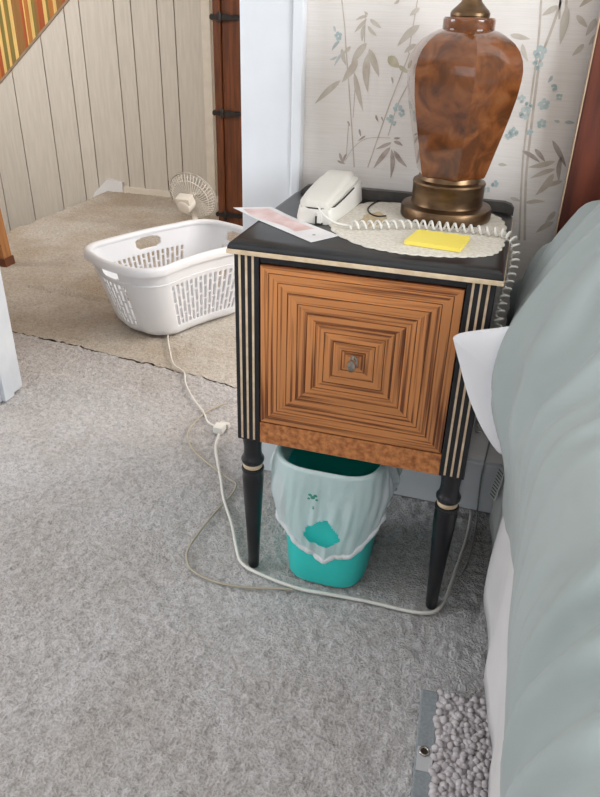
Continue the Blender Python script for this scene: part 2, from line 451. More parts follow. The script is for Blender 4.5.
for pts, wd in STEMS:
    pm.m = 6
    sp = [Vector((p[0], p[1], 0)) for p in pts]
    sp = smooth_path(sp, 5)
    n = len(pm.v)
    for i, p in enumerate(sp):
        t = (sp[min(i + 1, len(sp) - 1)] - sp[max(i - 1, 0)]).normalized()
        nn = Vector((-t.y, t.x, 0)) * wd * 0.5
        pm.v += [(p.x + nn.x, yp + 0.0001, p.y + nn.y), (p.x - nn.x, yp + 0.0001, p.y - nn.y)]
    for i in range(len(sp) - 1):
        pm.face((n + 2 * i, n + 2 * i + 1, n + 2 * i + 3, n + 2 * i + 2))
prt = pm.build('bamboo_print', LEAFC, wall_back, fix=False)
for dx, dz in ((0.0, 0.37), (0.50, 0.14), (0.50, 0.51), (0.50, 0.88), (0.0, 0.74), (0.0, 1.11)):
    c = prt.copy(); COL.objects.link(c); c.parent = wall_back; c.location = (dx, 0, dz)

# casing on the right of the doorway: flat board with a raised back band
t = MB(); t.box(-0.139, -0.036, YW - 0.020, YW, 0, 2.12, 0.003); t.box(-0.036, -0.016, YW - 0.027, YW, 0, 2.12, 0.004)
t.box(-0.139, DX1, YW, YB, 0, 2.05)
struct(t.build('trim_1', M['white_paint']), 'white painted door casing right of the doorway', 'trim')
# left jamb and casing
t = MB(); t.box(DX0, DX0 + 0.018, YW - 0.002, YB + 0.01, 0, 2.05, 0.003); t.box(DX0 + 0.018, DX0 + 0.03, YW + 0.06, YW + 0.10, 0, 2.05, 0.002)
t.box(-1.03, DX0 + 0.012, YW - 0.020, YW, 0, 2.12, 0.004)
struct(t.build('trim_2', M['door_paint']), 'scuffed bluish white door jamb at the left edge of the picture', 'trim')
t = MB(); t.box(-1.03, -0.016, YW - 0.020, YW, 2.05, 2.16, 0.004)
struct(t.build('trim_3', M['white_paint']), 'white head casing above the doorway', 'trim')
t = MB(); t.box(-0.016, 2.6, YW - 0.014, YW, 0, 0.13, 0.003)
struct(t.build('baseboard_back', M['white_paint']), 'white baseboard under the bamboo wallpaper', 'baseboard')

# bedroom walls, ceiling
FY = -3.2
t = MB(); t.box(-2.72, -2.6, FY, YW, 0, 0.75); t.box(-2.72, -2.6, FY, YW, 2.05, CEIL); t.box(-2.72, -2.6, FY, -1.45, 0.75, 2.05); t.box(-2.72, -2.6, -0.05, YW, 0.75, 2.05)
struct(t.build('wall_left', M['wall_paint']), 'cream bedroom side wall with a window left of the picture', 'wall')
t = MB()                                   # right wall with window opening
t.box(2.6, 2.72, FY, YW, 0, 0.85); t.box(2.6, 2.72, FY, YW, 2.05, CEIL)
t.box(2.6, 2.72, FY, -2.15, 0.85, 2.05); t.box(2.6, 2.72, -0.55, YW, 0.85, 2.05)
struct(t.build('wall_right', M['wall_paint']), 'cream bedroom wall with a window beyond the bed', 'wall')
t = MB()
t.box(-2.72, 2.72, FY - 0.12, FY, 0, 0.75); t.box(-2.72, 2.72, FY - 0.12, FY, 2.05, CEIL)
t.box(-2.72, -1.75, FY - 0.12, FY, 0.75, 2.05); t.box(0.25, 2.72, FY - 0.12, FY, 0.75, 2.05)
struct(t.build('wall_front', M['wall_paint']), 'cream bedroom wall with a wide window behind the viewer', 'wall')
t = MB(); t.box(-3.9, 2.72, FY - 0.12, 2.9, CEIL, CEIL + 0.1)
struct(t.build('ceiling', M['ceiling_paint']), 'off-white ceiling over bedroom and hall', 'ceiling')
def window(name, x0, x1, y0, y1, z0, z1, label):
    f = MB(); b = 0.05
    if x1 - x0 > y1 - y0:
        f.box(x0, x1, y0, y1, z0, z0 + b); f.box(x0, x1, y0, y1, z1 - b, z1)
        f.box(x0, x0 + b, y0, y1, z0 + b, z1 - b); f.box(x1 - b, x1, y0, y1, z0 + b, z1 - b)
        c = (x0 + x1) / 2; f.box(c - 0.02, c + 0.02, y0, y1, z0 + b, z1 - b)
    else:
        f.box(x0, x1, y0, y1, z0, z0 + b); f.box(x0, x1, y0, y1, z1 - b, z1)
        f.box(x0, x1, y0, y0 + b, z0 + b, z1 - b); f.box(x0, x1, y1 - b, y1, z0 + b, z1 - b)
        c = (y0 + y1) / 2; f.box(x0, x1, c - 0.02, c + 0.02, z0 + b, z1 - b)
    struct(f.build(name, M['glass_pane']), label, 'window')
window('window_1', -1.75, 0.25, FY - 0.10, FY - 0.05, 0.75, 2.05, 'white framed window behind the viewer')
window('window_5', -2.70, -2.65, -1.45, -0.05, 0.75, 2.05, 'white framed window left of the picture')
window('window_2', 2.65, 2.70, -2.15, -0.55, 0.85, 2.05, 'white framed window on the far side of the bed')

# floors: bedroom carpet and hall carpet meet at a ragged seam just past the doorway
SEAM = [(-2.6, 1.02), (-1.167, 0.827), (-0.9, 0.795), (-0.73, 0.770), (-0.60, 0.758), (-0.502, 0.737), (-0.43, 0.728), (-0.30, 0.70), (0.3, 0.66), (2.6, 0.6)]
def seam_y(x):
    return interp(SEAM, x) + 0.010 * noise.noise(Vector((x * 9, 0, 0))) + 0.006 * noise.noise(Vector((x * 31, 5, 0)))
def carpet_z(x, y):
    z = 0.0
    d = y - seam_y(x)                                   # curled edges along the seam
    k = sstep(-1.9, -1.0, x) * (1 - sstep(-0.15, 0.2, x))
    z += 0.006 * math.exp(-(d / 0.030) ** 2) * k * (0.6 + 0.8 * noise.noise(Vector((x * 14, 2, 0))))
    k2 = sstep(-1.3, -0.9, x) * (1 - sstep(-0.25, -0.12, x))
    z += 0.008 * k2 * math.exp(-((y - 0.545 - 0.03 * math.sin(x * 5)) / 0.035) ** 2) * (0.5 + noise.noise(Vector((x * 4, 9, 0))))
    z += 0.006 * k2 * math.exp(-((y - 0.64 + 0.05 * x) / 0.03) ** 2) * (0.5 + noise.noise(Vector((x * 5, 19, 0))))
    if y > 1.0:
        for yy, a, s in ((1.42, 0.013, 0.05), (1.62, 0.017, 0.06), (1.86, 0.013, 0.05), (2.08, 0.010, 0.05)):
            wob = 0.03 * math.sin(3 * x + yy * 7)
            z += a * (1 - sstep(-1.1, -0.8, x)) * math.exp(-((y - yy - wob) / s) ** 2) * (0.6 + 0.6 * noise.noise(Vector((x * 3, yy * 5, 0))))
    z += 0.0025 * noise.noise(Vector((x * 16, y * 16, 3)))
    # tufts: rounded clumps with narrow valleys between them
    z += 0.0080 * (abs(noise.noise(Vector((x * 46, y * 46, 7)))) ** 0.7 - 0.30)
    z += 0.0050 * (abs(noise.noise(Vector((x * 78, y * 78, 11)))) ** 0.8 - 0.25)
    return z - 0.0050
def floor_mesh(xs, rows_t, y_of):
    mb = MB(); rows = []
    for tt in rows_t:
        row = []
        for x in xs:
            y = y_of(x, tt); row.append((x, y, carpet_z(x, y)))
        rows.append(row)
    mb.grid(rows)
    return mb
def arange(a, b, s):
    n = max(1, round((b - a) / s)); return [a + (b - a) * i / n for i in range(n + 1)]
xs = arange(-2.6, -1.4, 0.1)[:-1] + arange(-1.4, 0.55, 0.0062)[:-1] + arange(0.55, 2.6, 0.15)
tl = arange(0, 0.6, 0.05)[:-1] + arange(0.6, 1.0, 0.0015)
fb = floor_mesh(xs, tl, lambda x, t: FY + (seam_y(x) - 0.003 - FY) * t)
floor = struct(fb.build('floor', M['carpet'], smooth='all'), 'grey cut pile carpet of the bedroom floor', 'floor')
xs2 = arange(-1.93, -0.2, 0.010)[:-1] + arange(-0.2, 1.4, 0.1)
HB = 2.775
fh = floor_mesh(xs2, arange(0, 1, 0.005), lambda x, t: seam_y(x) + 0.003 + (HB - seam_y(x) - 0.003) * t)
# short second seam: a shallow cut in the hall carpet
for i, (x, y, z) in enumerate(fh.v):
    if -1.42 < x < -0.95:
        d = abs(y - (1.228 - 0.08 * (x + 1.4)))
        if d < 0.013: fh.v[i] = (x, y, z - 0.016)
n0 = len(fh.v)                              # nosing over the stair edge
rows = [[(-1.93, y, -0.004) for y in arange(0.9, HB, 0.2)], [(-1.945, y, -0.012) for y in arange(0.9, HB, 0.2)], [(-1.945, y, -0.04) for y in arange(0.9, HB, 0.2)], [(-1.93, y, -0.05) for y in arange(0.9, HB, 0.2)], [(-1.93, y, -0.19) for y in arange(0.9, HB, 0.2)]]
fh.grid(rows)
struct(fh.build('floor_hall', M['carpet_hall'], smooth='all', fix=False), 'tan rumpled carpet of the hall beyond the doorway', 'floor')
t = MB(); t.box(-2.7, 2.7, FY, 1.1, -0.08, -0.02)
struct(t.build('subfloor', M['groove']), 'brown subfloor under the carpet seam', 'floor')
# carpeted stairs going down along the panelled wall
for i in range(6):
    t = MB(); x1 = -1.93 - 0.25 * i; z = -0.19 * (i + 1)
    t.box(x1 - 0.27, x1, 0.9, HB, z - 0.19, z, 0.012)
    struct(t.build('stair_step', M['carpet_hall'], smooth=True), 'tan carpeted stair step going down beside the panelled wall', 'stairs')['group'] = 'hall stairs'

# hall back wall: striped wallpaper above, white boards below a sloping cap
t = MB(); t.box(-3.9, 1.5, HB + 0.008, HB + 0.12, -1.6, CEIL)
wall_hall = struct(t.build('wall_hall', M['groove']), 'hall wall with white boards below and striped wallpaper above', 'wall')
def diag_z(x): return min(0.543 + (x + 2.585) * 0.8336, 1.75)
STR = [(-2.75, 'o'), (-2.70, 'y'), (-2.68, 'g'), (-2.64, 'y'), (-2.62, 'o'), (-2.565, 'r'), (-2.54, 'y'), (-2.52, 'g'), (-2.495, 'y'), (-2.478, 'o'), (-2.474, 'g'), (-2.448, 'y'), (-2.425, 'b'), (-2.372, 'r'), (-2.352, 'y'), (-2.345, 'o'), (-2.318, 'y'), (-2.298, 'g'), (-2.282, 'b'), (-2.262, 'r'), (-2.226, 'y'), (-2.205, 'g'), (-2.19, 'o'), (-2.16, 'y'), (-2.14, 'b'), (-2.10, 'r'), (-2.08, 'y'), (-2.06, 'g'), (-2.03, 'o'), (-1.98, 'y'), (-1.96, 'r'), (-1.92, 'g'), (-1.90, 'y'), (-1.88, 'o'), (-1.80, 'r')]
SC = {'o': (190, 122, 58), 'y': (236, 200, 124), 'g': (140, 124, 64), 'r': (178, 90, 46), 'b': (156, 112, 62)}
SM = {k: mat('stripe_' + k, v, tuple(int(q * 0.92) for q in v), rough=0.8, scale=12, stretch=(6, 1, 0.5)) for k, v in SC.items()}
order = list(SC)
t = MB()
for (a, c), (b, _) in zip(STR, STR[1:]):
    t.m = order.index(c)
    t.box(a, b, HB + 0.002, HB + 0.008, diag_z(a) - 0.02, CEIL)
t.build('striped_wallpaper', [SM[k] for k in order], wall_hall)
GRV = [-3.62, -3.47, -3.37, -3.17, -3.07, -2.92, -2.82, -2.69, -2.484, -2.263, -2.094, -1.998, -1.79, -1.689, -1.537, -1.44, -1.288]
for a, b in zip(GRV, GRV[1:]):
    t = MB(); a2, b2 = a + 0.0032, b - 0.0032
    zb = 0.0 if b < -1.9 else 0.0
    t.prism([(a2, -1.4 if a < -1.95 else -0.25), (b2, -1.4 if a < -1.95 else -0.25), (b2, diag_z(b2)), (a2, diag_z(a2))], HB - 0.004, HB + 0.010, 'y')
    t.build('board', M['panel'], wall_hall)
t = MB(); d = 0.012
t.prism([(-3.6, diag_z(-3.6)), (-1.2, diag_z(-1.2)), (-1.2, diag_z(-1.2) + d * 1.3), (-3.6, diag_z(-3.6) + d * 1.3)], HB - 0.010, HB + 0.006, 'y')
struct(t.build('trim_4', M['cap_rail']), 'thin sloping cap rail between white boards and striped wallpaper', 'trim')
t = MB(); t.box(-1.83, -1.03, HB - 0.016, HB - 0.004, -0.02, 0.030, 0.003)
struct(t.build('baseboard_hall', M['panel_trim']), 'low cream baseboard along the hall boards', 'baseboard')
t = MB(); t.prism([(-2.06, -0.09), (-1.83, -0.02), (-1.83, 0.055), (-1.93, 0.062), (-2.02, -0.02)], HB - 0.022, HB - 0.004, 'y')
struct(t.build('trim_5', M['white_paint']), 'small white skirting piece at the head of the stairs', 'trim')
t = MB(); t.box(-1.285, -1.235, HB - 0.020, HB, 0, CEIL, 0.004); t.box(-1.235, -1.02, HB - 0.006, HB, 0, CEIL)
struct(t.build('trim_6', M['panel_trim']), 'cream corner moulding between hall boards and brown door', 'trim')

# brown wooden door in its frame, facing the doorway
YD = 2.28
d2 = empty('door_2', (-1.02, YD, 0))
struct(d2, 'brown wooden hall door with black strap hinges behind the fan', 'door')
t = MB(); t.box(0, 0.034, 0, 0.10, 0, 2.10, 0.003); t.box(0.034, 0.86, 0, 0.10, 2.02, 2.10, 0.003); t.box(0.83, 0.864, 0, 0.10, 0, 2.02, 0.003)
t.build('door_frame', M['brown_wood'], d2)
for i in range(6):
    t = MB(); a = 0.038 + i * 0.131; t.box(a, a + 0.129, 0.012, 0.045, 0.01, 2.015, 0.003)
    t.build('plank', M['brown_wood'], d2)
for z in (0.065, 0.545, 0.945, 1.40, 1.85):
    t = MB()
    prof = [(-0.012, -0.006), (-0.004, -0.013), (0.006, -0.008), (0.02, -0.011), (0.034, -0.014), (0.05, -0.010), (0.07, -0.014), (0.09, -0.009), (0.115, -0.012), (0.135, -0.004)]
    poly = prof + [(x, -zz) for x, zz in prof[::-1]]
    t.prism([(x, z + q) for x, q in poly], -0.006, 0.013, 'y')
    t.lathe([(0.006, z - 0.022), (0.008, z - 0.018), (0.008, z + 0.018), (0.006, z + 0.022)], 0.036, -0.006, 10)
    t.build('strap_hinge', M['black_iron'], d2, smooth=True)
t = MB(); t.box(-0.155, 1.5, YD + 0.02, YD + 0.12, 0, CEIL); t.box(-1.02, -0.155, YD + 0.02, YD + 0.12, 2.10, CEIL); t.box(-1.02, -0.99, YD + 0.10, HB, 0, CEIL)
struct(t.build('wall_closet', M['panel_trim']), 'cream hall wall around the brown door', 'wall')
t = MB(); t.box(1.4, 1.5, YB, 2.3, 0, 0.85); t.box(1.4, 1.5, YB, 2.3, 2.1, CEIL); t.box(1.4, 1.5, YB, 0.75, 0.85, 2.1); t.box(1.4, 1.5, 2.15, 2.3, 0.85, 2.1)
struct(t.build('wall_hall_side', M['wall_paint']), 'cream hall wall with a window out of sight', 'wall')
window('window_3', 1.44, 1.48, 0.75, 2.15, 0.85, 2.1, 'white framed hall window out of sight')
t = MB(); t.box(-3.9, -3.8, 0.4, HB + 0.1, -1.6, CEIL)
struct(t.build('wall_stair', M['wall_paint']), 'cream wall at the foot of the stairs out of sight', 'wall')
t = MB(); t.box(-3.9, -2.0, 0.80, 0.90, -1.6, 0.6); t.box(-3.9, -2.0, 0.80, 0.90, 1.9, CEIL); t.box(-3.9, -3.55, 0.80, 0.90, 0.6, 1.9); t.box(-2.15, -2.0, 0.80, 0.90, 0.6, 1.9); t.box(-2.72, -2.6, YW, 0.9, 0, CEIL)
struct(t.build('wall_stair_side', M['wall_paint']), 'cream wall on the near side of the stairs out of sight', 'wall')

window('window_added', -3.55, -2.15, 0.82, 0.87, 0.6, 1.9, 'white framed window added over the stairs for the fill light, out of sight')  # unseen window added to carry the fill light on the boards
# brown board leaning at the left edge
pb = empty('wooden_post', (-1.635, 1.40, 0.0))
tag(pb, 'brown wooden post with dark foot at the left edge beyond the door jamb', 'post')
t = MB(); t.prism([(-0.06, 0.03), (0.012, 0.03), (-0.05, 0.95), (-0.12, 0.95)], -0.02, 0.03, 'y'); t.build('shaft', M['wood_light'], pb)
t = MB(); t.prism([(-0.062, 0.0), (0.020, 0.0), (0.016, 0.035), (-0.064, 0.035)], -0.026, 0.036, 'y'); t.build('foot', M['wood_dark'], pb)

# ------------------------------------------------------------------ nightstand
NW = 0.3657; PH = 0.02125; ZDT, ZDB, ZAB, ZR = 0.6545, 0.3629, 0.3193, 0.2537
ND = 0.300           # back leg axis
ns = empty('nightstand', (0, 0, 0))
tag(ns, 'black nightstand with concentric zebra veneer door and cream fluted posts', 'nightstand')
# front posts with inlaid strips
for x in (0.0, NW):
    p = MB().box(x - PH, x + PH, -PH, PH, ZAB, 0.669, 0.002).build('post', M['black_lacquer'], ns)
    for k in (-1, 0, 1):
        c = x + k * 0.0112 - 0.0005
        MB().box(c - 0.0018, c + 0.0018, -PH - 0.0010, -PH + 0.001, ZAB + 0.004, 0.6665).build('inlay_strip', M['cream'], p)
for x in (0.0, NW):
    MB().box(x - PH, x + PH, ND - PH, ND + PH, ZAB, 0.669, 0.002).build('post', M['black_lacquer'], ns)
for x in (-0.012, NW + 0.012):
    MB().box(x - 0.006, x + 0.006, PH, ND - PH, ZAB + 0.012, 0.669).build('side_panel', M['black_lacquer'], ns)
MB().box(PH, NW - PH, ND - 0.004, ND + 0.008, ZAB + 0.012, 0.669).build('back_panel', M['black_lacquer'], ns)
MB().box(PH, NW - PH, 0.022, ND - 0.004, ZAB + 0.012, ZAB + 0.024).build('bottom_panel', M['black_lacquer'], ns)
MB().box(PH, NW - PH, -PH + 0.004, 0.01, ZDT + 0.001, 0.669, 0.001).build('top_rail', M['black_lacquer'], ns)
# top: cream edge band below a black slab with a rounded edge, low gallery at the back
OV = 0.0094
x0, x1, y0, y1 = -PH - OV, NW + PH + OV, -PH - OV, 0.318
tp = MB()
prof = [(0.0015, 0.6765), (0.0015, 0.680), (0.004, 0.6855), (0.010, 0.6900), (0.018, 0.6920)]
rows = []
for ins, z in prof:
    rows.append([(x0 + ins, y0 + ins, z), (x1 - ins, y0 + ins, z), (x1 - ins, y1, z), (x0 + ins, y1, z)])
tp.grid(rows, closed_u=True); tp.face([0, 1, 2, 3][::-1]); n = len(tp.v) - 4; tp.face([n, n + 1, n + 2, n + 3])
top = tp.build('table_top', M['black_top'], ns, smooth=25)
MB().box(x0, x1, y0, y1, 0.669, 0.6765, 0.0012).build('edge_band', M['cream'], top)
ZT = 0.692
g = MB(); pts = []
gp = [(x0 + 0.022, ZT - 0.004), (x1 - 0.002, ZT - 0.004), (x1 - 0.002, ZT + 0.008), (x1 - 0.008, ZT + 0.015), (x1 - 0.020, ZT + 0.0185), (x0 + 0.046, ZT + 0.0185), (x0 + 0.032, ZT + 0.014), (x0 + 0.022, ZT + 0.005)]
g.prism(gp, y1 - 0.014, y1 + 0.001, 'y')
g.build('gallery', M['dusty_edge'], ns, smooth=30)
# door: mitred veneer strips in concentric rings on a backing board
dx0, dx1, dz0, dz1 = PH + 0.0015, NW - PH - 0.0015, ZDB + 0.001, ZDT - 0.001
dcx, dcz = (dx0 + dx1) / 2, (dz0 + dz1) / 2
door = MB().box(dx0, dx1, -PH + 0.003, -PH + 0.018, dz0, dz1).build('door_leaf', M['veneer_dark'], ns)
hw, hh = (dx1 - dx0) / 2, (dz1 - dz0) / 2
NR = 10
fr = [1.0, 0.915, 0.815, 0.71, 0.60, 0.50, 0.405, 0.31, 0.215, 0.12, 0.0]
yf = -PH + 0.0005
for i in range(NR):
    a, b = fr[i], fr[i + 1]
    gapo = 0.0007
    for side in range(4):
        horiz = side % 2 == 0
        A, B = (hw, hh) if horiz else (hh, hw)
        o_l, o_w = A * a - gapo, B * a - gapo
        i_l, i_w = A * b + gapo, B * b + gapo
        if b == 0: i_l, i_w = gapo, gapo
        th = o_w - i_w
        # local: x along the strip, z outward across its width
        yy = yf - 0.0002 * (i % 2)
        s = MB(); s.prism([(-i_l, 0), (i_l, 0), (o_l, th), (-o_l, th)], 0, 0.004, 'y')
        me = s.mesh('veneer_strip')
        so = link('veneer_strip', me, M['veneer'], door)
        ang = [0, -90, 180, 90][side]     # top, right, bottom, left
        so.rotation_euler = (0, R(-ang) if False else R({0: 0, 1: 90, 2: 180, 3: 270}[side]), 0)
        off = i_w
        so.location = {0: (dcx, yy, dcz + off), 1: (dcx + off, yy, dcz), 2: (dcx, yy, dcz - off), 3: (dcx - off, yy, dcz)}[side]
k = MB()
k.lathe([(0.0085, 0.0), (0.0085, 0.0015), (0.004, 0.003), (0.0035, 0.009), (0.006, 0.012), (0.0085, 0.015), (0.0075, 0.019), (0.003, 0.0205)], seg=16)
ko = k.build('knob', M['nickel'], door, smooth=True); ko.location = (dcx + 0.001, yf, dcz); ko.rotation_euler = (R(90), 0, 0); ko.scale = (0.85, 1.35, 1)
ap = MB().box(PH, NW - PH, -PH + 0.001, 0.0, ZAB, ZDB - 0.0015, 0.001).build('apron', M['burl'], ns)
# legs: turned, tapering, cream collar
LEG = [(0.0090, 0.0), (0.0105, 0.004), (0.0125, 0.07), (0.0155, 0.14), (0.0185, 0.200), (0.0195, 0.225), (0.0185, 0.238), (0.0195, 0.241), (0.0205, 0.245), (0.0195, 0.2485), (0.0175, 0.249)]
LEG2 = [(0.0175, 0.259), (0.0195, 0.2595), (0.0215, 0.2635), (0.0220, 0.268), (0.0200, 0.272), (0.0175, 0.277), (0.0165, 0.288), (0.0170, 0.300), (0.0185, 0.310), (0.0190, ZAB + 0.001)]
for x, y in ((0, 0), (NW, 0), (0, ND), (NW, ND)):
    l = MB().lathe([(r_ * 1.06, z_) for r_, z_ in LEG], x, y, 24).lathe(LEG2, x, y, 24).build('leg', M['black_lacquer'], ns, smooth=True)
    MB().lathe([(0.0170, 0.2485), (0.0182, 0.250), (0.0190, 0.254), (0.0182, 0.258), (0.0170, 0.2595)], x, y, 24).build('collar', M['cream'], l, smooth=True)

# ------------------------------------------------------------------ lamp
lamp = empty('table_lamp', (0.279, 0.232, ZT + 0.0022))
tag(lamp, 'table lamp with hexagonal amber glass body on a stepped brass foot', 'lamp')
b = MB()
b.lathe([(0.0765, 0.0), (0.0785, 0.003), (0.0785, 0.017), (0.0765, 0.0205), (0.070, 0.0225), (0.0625, 0.024), (0.0612, 0.028), (0.0612, 0.056), (0.0625, 0.059), (0.0612, 0.062), (0.054, 0.065), (0.052, 0.0725)], seg=56)
b.build('foot', M['brass'], lamp, smooth=30)
# glass body: rounded hexagon cross-sections
HEX0 = R(-74)
def hexr(a, r, rd):
    t = ((a - HEX0) % (math.pi / 3)) - math.pi / 6
    flat = math.cos(math.pi / 6) / math.cos(t)
    return r * (flat * (1 - rd) + rd)
BP = [(0.0560, 0.070, 0.01), (0.0580, 0.073, 0.01), (0.0615, 0.085, 0.01), (0.0675, 0.110, 0.015), (0.0752, 0.140, 0.02), (0.0826, 0.170, 0.03), (0.0885, 0.198, 0.07), (0.0912, 0.222, 0.08), (0.0915, 0.236, 0.10), (0.0890, 0.250, 0.14), (0.0830, 0.263, 0.22), (0.0735, 0.274, 0.34), (0.0600, 0.2835, 0.55), (0.0480, 0.289, 0.80), (0.0410, 0.291, 1.0)]
g = MB(); SEG = 72; rows = []
for r, z, rd in BP:
    r *= 1.055 - 0.055 * rd; z += 0.002
    rows.append([(math.cos(2 * math.pi * q / SEG + HEX0) * hexr(2 * math.pi * q / SEG + HEX0, r, rd), math.sin(2 * math.pi * q / SEG + HEX0) * hexr(2 * math.pi * q / SEG + HEX0, r, rd), z) for q in range(SEG)])
g.grid(rows, closed_u=True)
g.face(list(range(SEG))[::-1]); n = len(g.v) - SEG; g.face(range(n, n + SEG))

def amber_material():
    mt = bpy.data.materials.new('amber_glass'); mt.use_nodes = True
    nt = mt.node_tree; bs = nt.nodes['Principled BSDF']
    tc = node(nt, 'ShaderNodeTexCoord')
    n1 = node(nt, 'ShaderNodeTexNoise'); n1.inputs['Scale'].default_value = 30; n1.inputs['Detail'].default_value = 7; n1.inputs['Distortion'].default_value = 0.8
    nt.links.new(tc.outputs['Object'], n1.inputs['Vector'])
    rp = node(nt, 'ShaderNodeValToRGB'); cr = rp.color_ramp
    cr.elements[0].position = 0.24; cr.elements[0].color = lin((64, 36, 19))
    cr.elements[1].position = 0.80; cr.elements[1].color = lin((138, 92, 60))
    e = cr.elements.new(0.42); e.color = lin((96, 54, 27))
    e = cr.elements.new(0.56); e.color = lin((122, 70, 34))
    nt.links.new(n1.outputs['Fac'], rp.inputs['Fac'])
    nt.links.new(rp.outputs['Color'], bs.inputs['Base Color'])
    bs.inputs['Roughness'].default_value = 0.14
    bs.inputs['Coat Weight'].default_value = 1.0; bs.inputs['Coat Roughness'].default_value = 0.03
    bs.inputs['Coat IOR'].default_value = 1.42
    bs.inputs['Subsurface Weight'].default_value = 0.0
    return mt
M['amber'] = amber_material()
g.build('glass_body', M['amber'], lamp, smooth=18)
c = MB(); c.lathe([(0.036, 0.289), (0.0395, 0.291), (0.0405, 0.294), (0.0405, 0.306), (0.0385, 0.309), (0.030, 0.3105)], seg=40)
c.build('shoulder_ring', M['amber'], lamp, smooth=30)
c = MB(); c.lathe([(0.029, 0.309), (0.0305, 0.311), (0.0305, 0.315), (0.028, 0.319), (0.022, 0.324), (0.016, 0.330), (0.0125, 0.338), (0.0125, 0.345), (0.017, 0.349), (0.017, 0.354), (0.011, 0.358), (0.009, 0.38), (0.009, 0.41)], seg=32)
c.build('neck', M['brass'], lamp, smooth=30)
c = MB(); c.lathe([(0.012, 0.405), (0.020, 0.409), (0.020, 0.450), (0.016, 0.456)], seg=24)
c.build('lamp_socket', M['brass_bright'], lamp, smooth=30)

# ------------------------------------------------------------------ doily
DO = [(0.094, 0.123), (0.123, 0.059), (0.175, 0.011), (0.218, -0.004), (0.249, -0.008), (0.287, -0.004), (0.323, 0.006), (0.355, 0.020), (0.376, 0.042), (0.386, 0.080), (0.388, 0.143), (0.384, 0.216), (0.366, 0.272), (0.318, 0.298), (0.222, 0.298), (0.166, 0.292), (0.124, 0.268), (0.104, 0.198)]
cl = smooth_path([Vector((x, y, 0)) for x, y in DO] + [Vector((DO[0][0], DO[0][1], 0))], 10)[:-1]
d = MB(); cen = Vector((0.25, 0.15, 0)); rows = []
N = len(cl)
for ring, (f, z) in enumerate(((1.0, ZT + 0.0006), (1.0, ZT + 0.0016), (0.97, ZT + 0.0021), (0.93, ZT + 0.0018), (0.85, ZT + 0.0018), (0.6, ZT + 0.0018), (0.3, ZT + 0.0018))):
    row = []
    for i, p in enumerate(cl):
        sc = (1 + (0.022 * abs(math.sin(i * math.pi / 5)) - 0.012 if ring < 3 else 0)) * f
        q = cen + (p - cen) * sc
        row.append((q.x, q.y, z + (0.0007 * math.sin(i * 1.3) if ring in (2, 3) else 0)))
    rows.append(row)
d.grid(rows, closed_u=True); n = len(d.v) - N; d.face(range(n, n + N)); d.face(list(range(N))[::-1])
doily = tag(d.build('doily', M['lace'], None, smooth='all'), 'cream lace doily with scalloped edge under the lamp', 'doily')
s = MB(); s.prism([(0.165 + 0.022 * math.cos(a * 0.5236) * (1 + 0.2 * math.sin(a * 3)), 0.165 + 0.045 * math.sin(a * 0.5236) * (1 + 0.2 * math.cos(a * 2))) for a in range(12)], ZT + 0.0018, ZT + 0.0021)
s.build('stain', M['stain'], doily)

# ------------------------------------------------------------------ telephone
ph = empty('telephone', (0.074, 0.105, ZT), R(-2))
tag(ph, 'bone coloured corded telephone with its handset on the base', 'telephone')
def loft_phone(stations, mb, nseg=8):
    """stations: (y, half width bottom, half width top, z bottom, z top, corner radius)"""
    rows = []
    for y, wb, wt, zb, zt, r in stations:
        row = []
        corners = [(-wb, zb, 180), (wb, zb, 270), (wt, zt, 0), (-wt, zt, 90)]
        for cx, cz, a0 in corners:
            sx = 1 if cx > 0 else -1; sz = 1 if cz > (zb + zt) / 2 else -1
            for q in range(4):
                a = R(a0 + q * 30)
                row.append((cx - sx * r + r * math.cos(a), y, cz - sz * r + r * math.sin(a)))
        rows.append(row)
    W = len(rows[0]); n = len(mb.v)
    mb.grid(rows, closed_u=True)
    mb.face([n + i for i in range(W)]); mb.face([n + (len(rows) - 1) * W + i for i in range(W)][::-1])
    return mb
bs = MB()
loft_phone([(0.0, 0.026, 0.024, 0.0, 0.020, 0.004), (0.002, 0.030, 0.027, 0.0, 0.025, 0.005), (0.012, 0.034, 0.031, 0.0, 0.028, 0.006), (0.05, 0.038, 0.035, 0.0, 0.033, 0.006), (0.12, 0.040, 0.037, 0.0, 0.038, 0.006), (0.17, 0.040, 0.037, 0.0, 0.042, 0.006), (0.178, 0.037, 0.034, 0.0, 0.039, 0.006)], bs)
bs.build('base', M['bone_side'], ph, smooth=40)
hs = MB()
loft_phone([(0.003, 0.020, 0.016, 0.024, 0.029, 0.002), (0.006, 0.027, 0.020, 0.0245, 0.036, 0.004), (0.018, 0.0305, 0.023, 0.0265, 0.041, 0.006), (0.06, 0.0335, 0.025, 0.031, 0.0485, 0.007), (0.115, 0.0345, 0.026, 0.036, 0.0560, 0.008), (0.150, 0.0345, 0.025, 0.0385, 0.0585, 0.008), (0.166, 0.032, 0.023, 0.0395, 0.056, 0.006), (0.172, 0.026, 0.018, 0.041, 0.050, 0.003)], hs)
hs.build('handset', M['bone_plastic'], ph, smooth=40)
gp_ = MB()
gp_.tube([(-0.0300, 0.055, 0.0325), (-0.0305, 0.02, 0.028), (-0.024, 0.006, 0.0255), (-0.010, 0.0025, 0.0248), (0.010, 0.0025, 0.0248), (0.024, 0.006, 0.0255), (0.0310, 0.02, 0.028), (0.0345, 0.06, 0.0325), (0.036, 0.12, 0.0375)], 0.0014, 6)
gp_.build('seam_line', M['dark_line'], ph, smooth='all')
jk = MB(); jk.box(0.006, 0.014, -0.003, 0.004, 0.002, 0.020, 0.001); jk.build('cord_jack', M['cord_white'], ph)
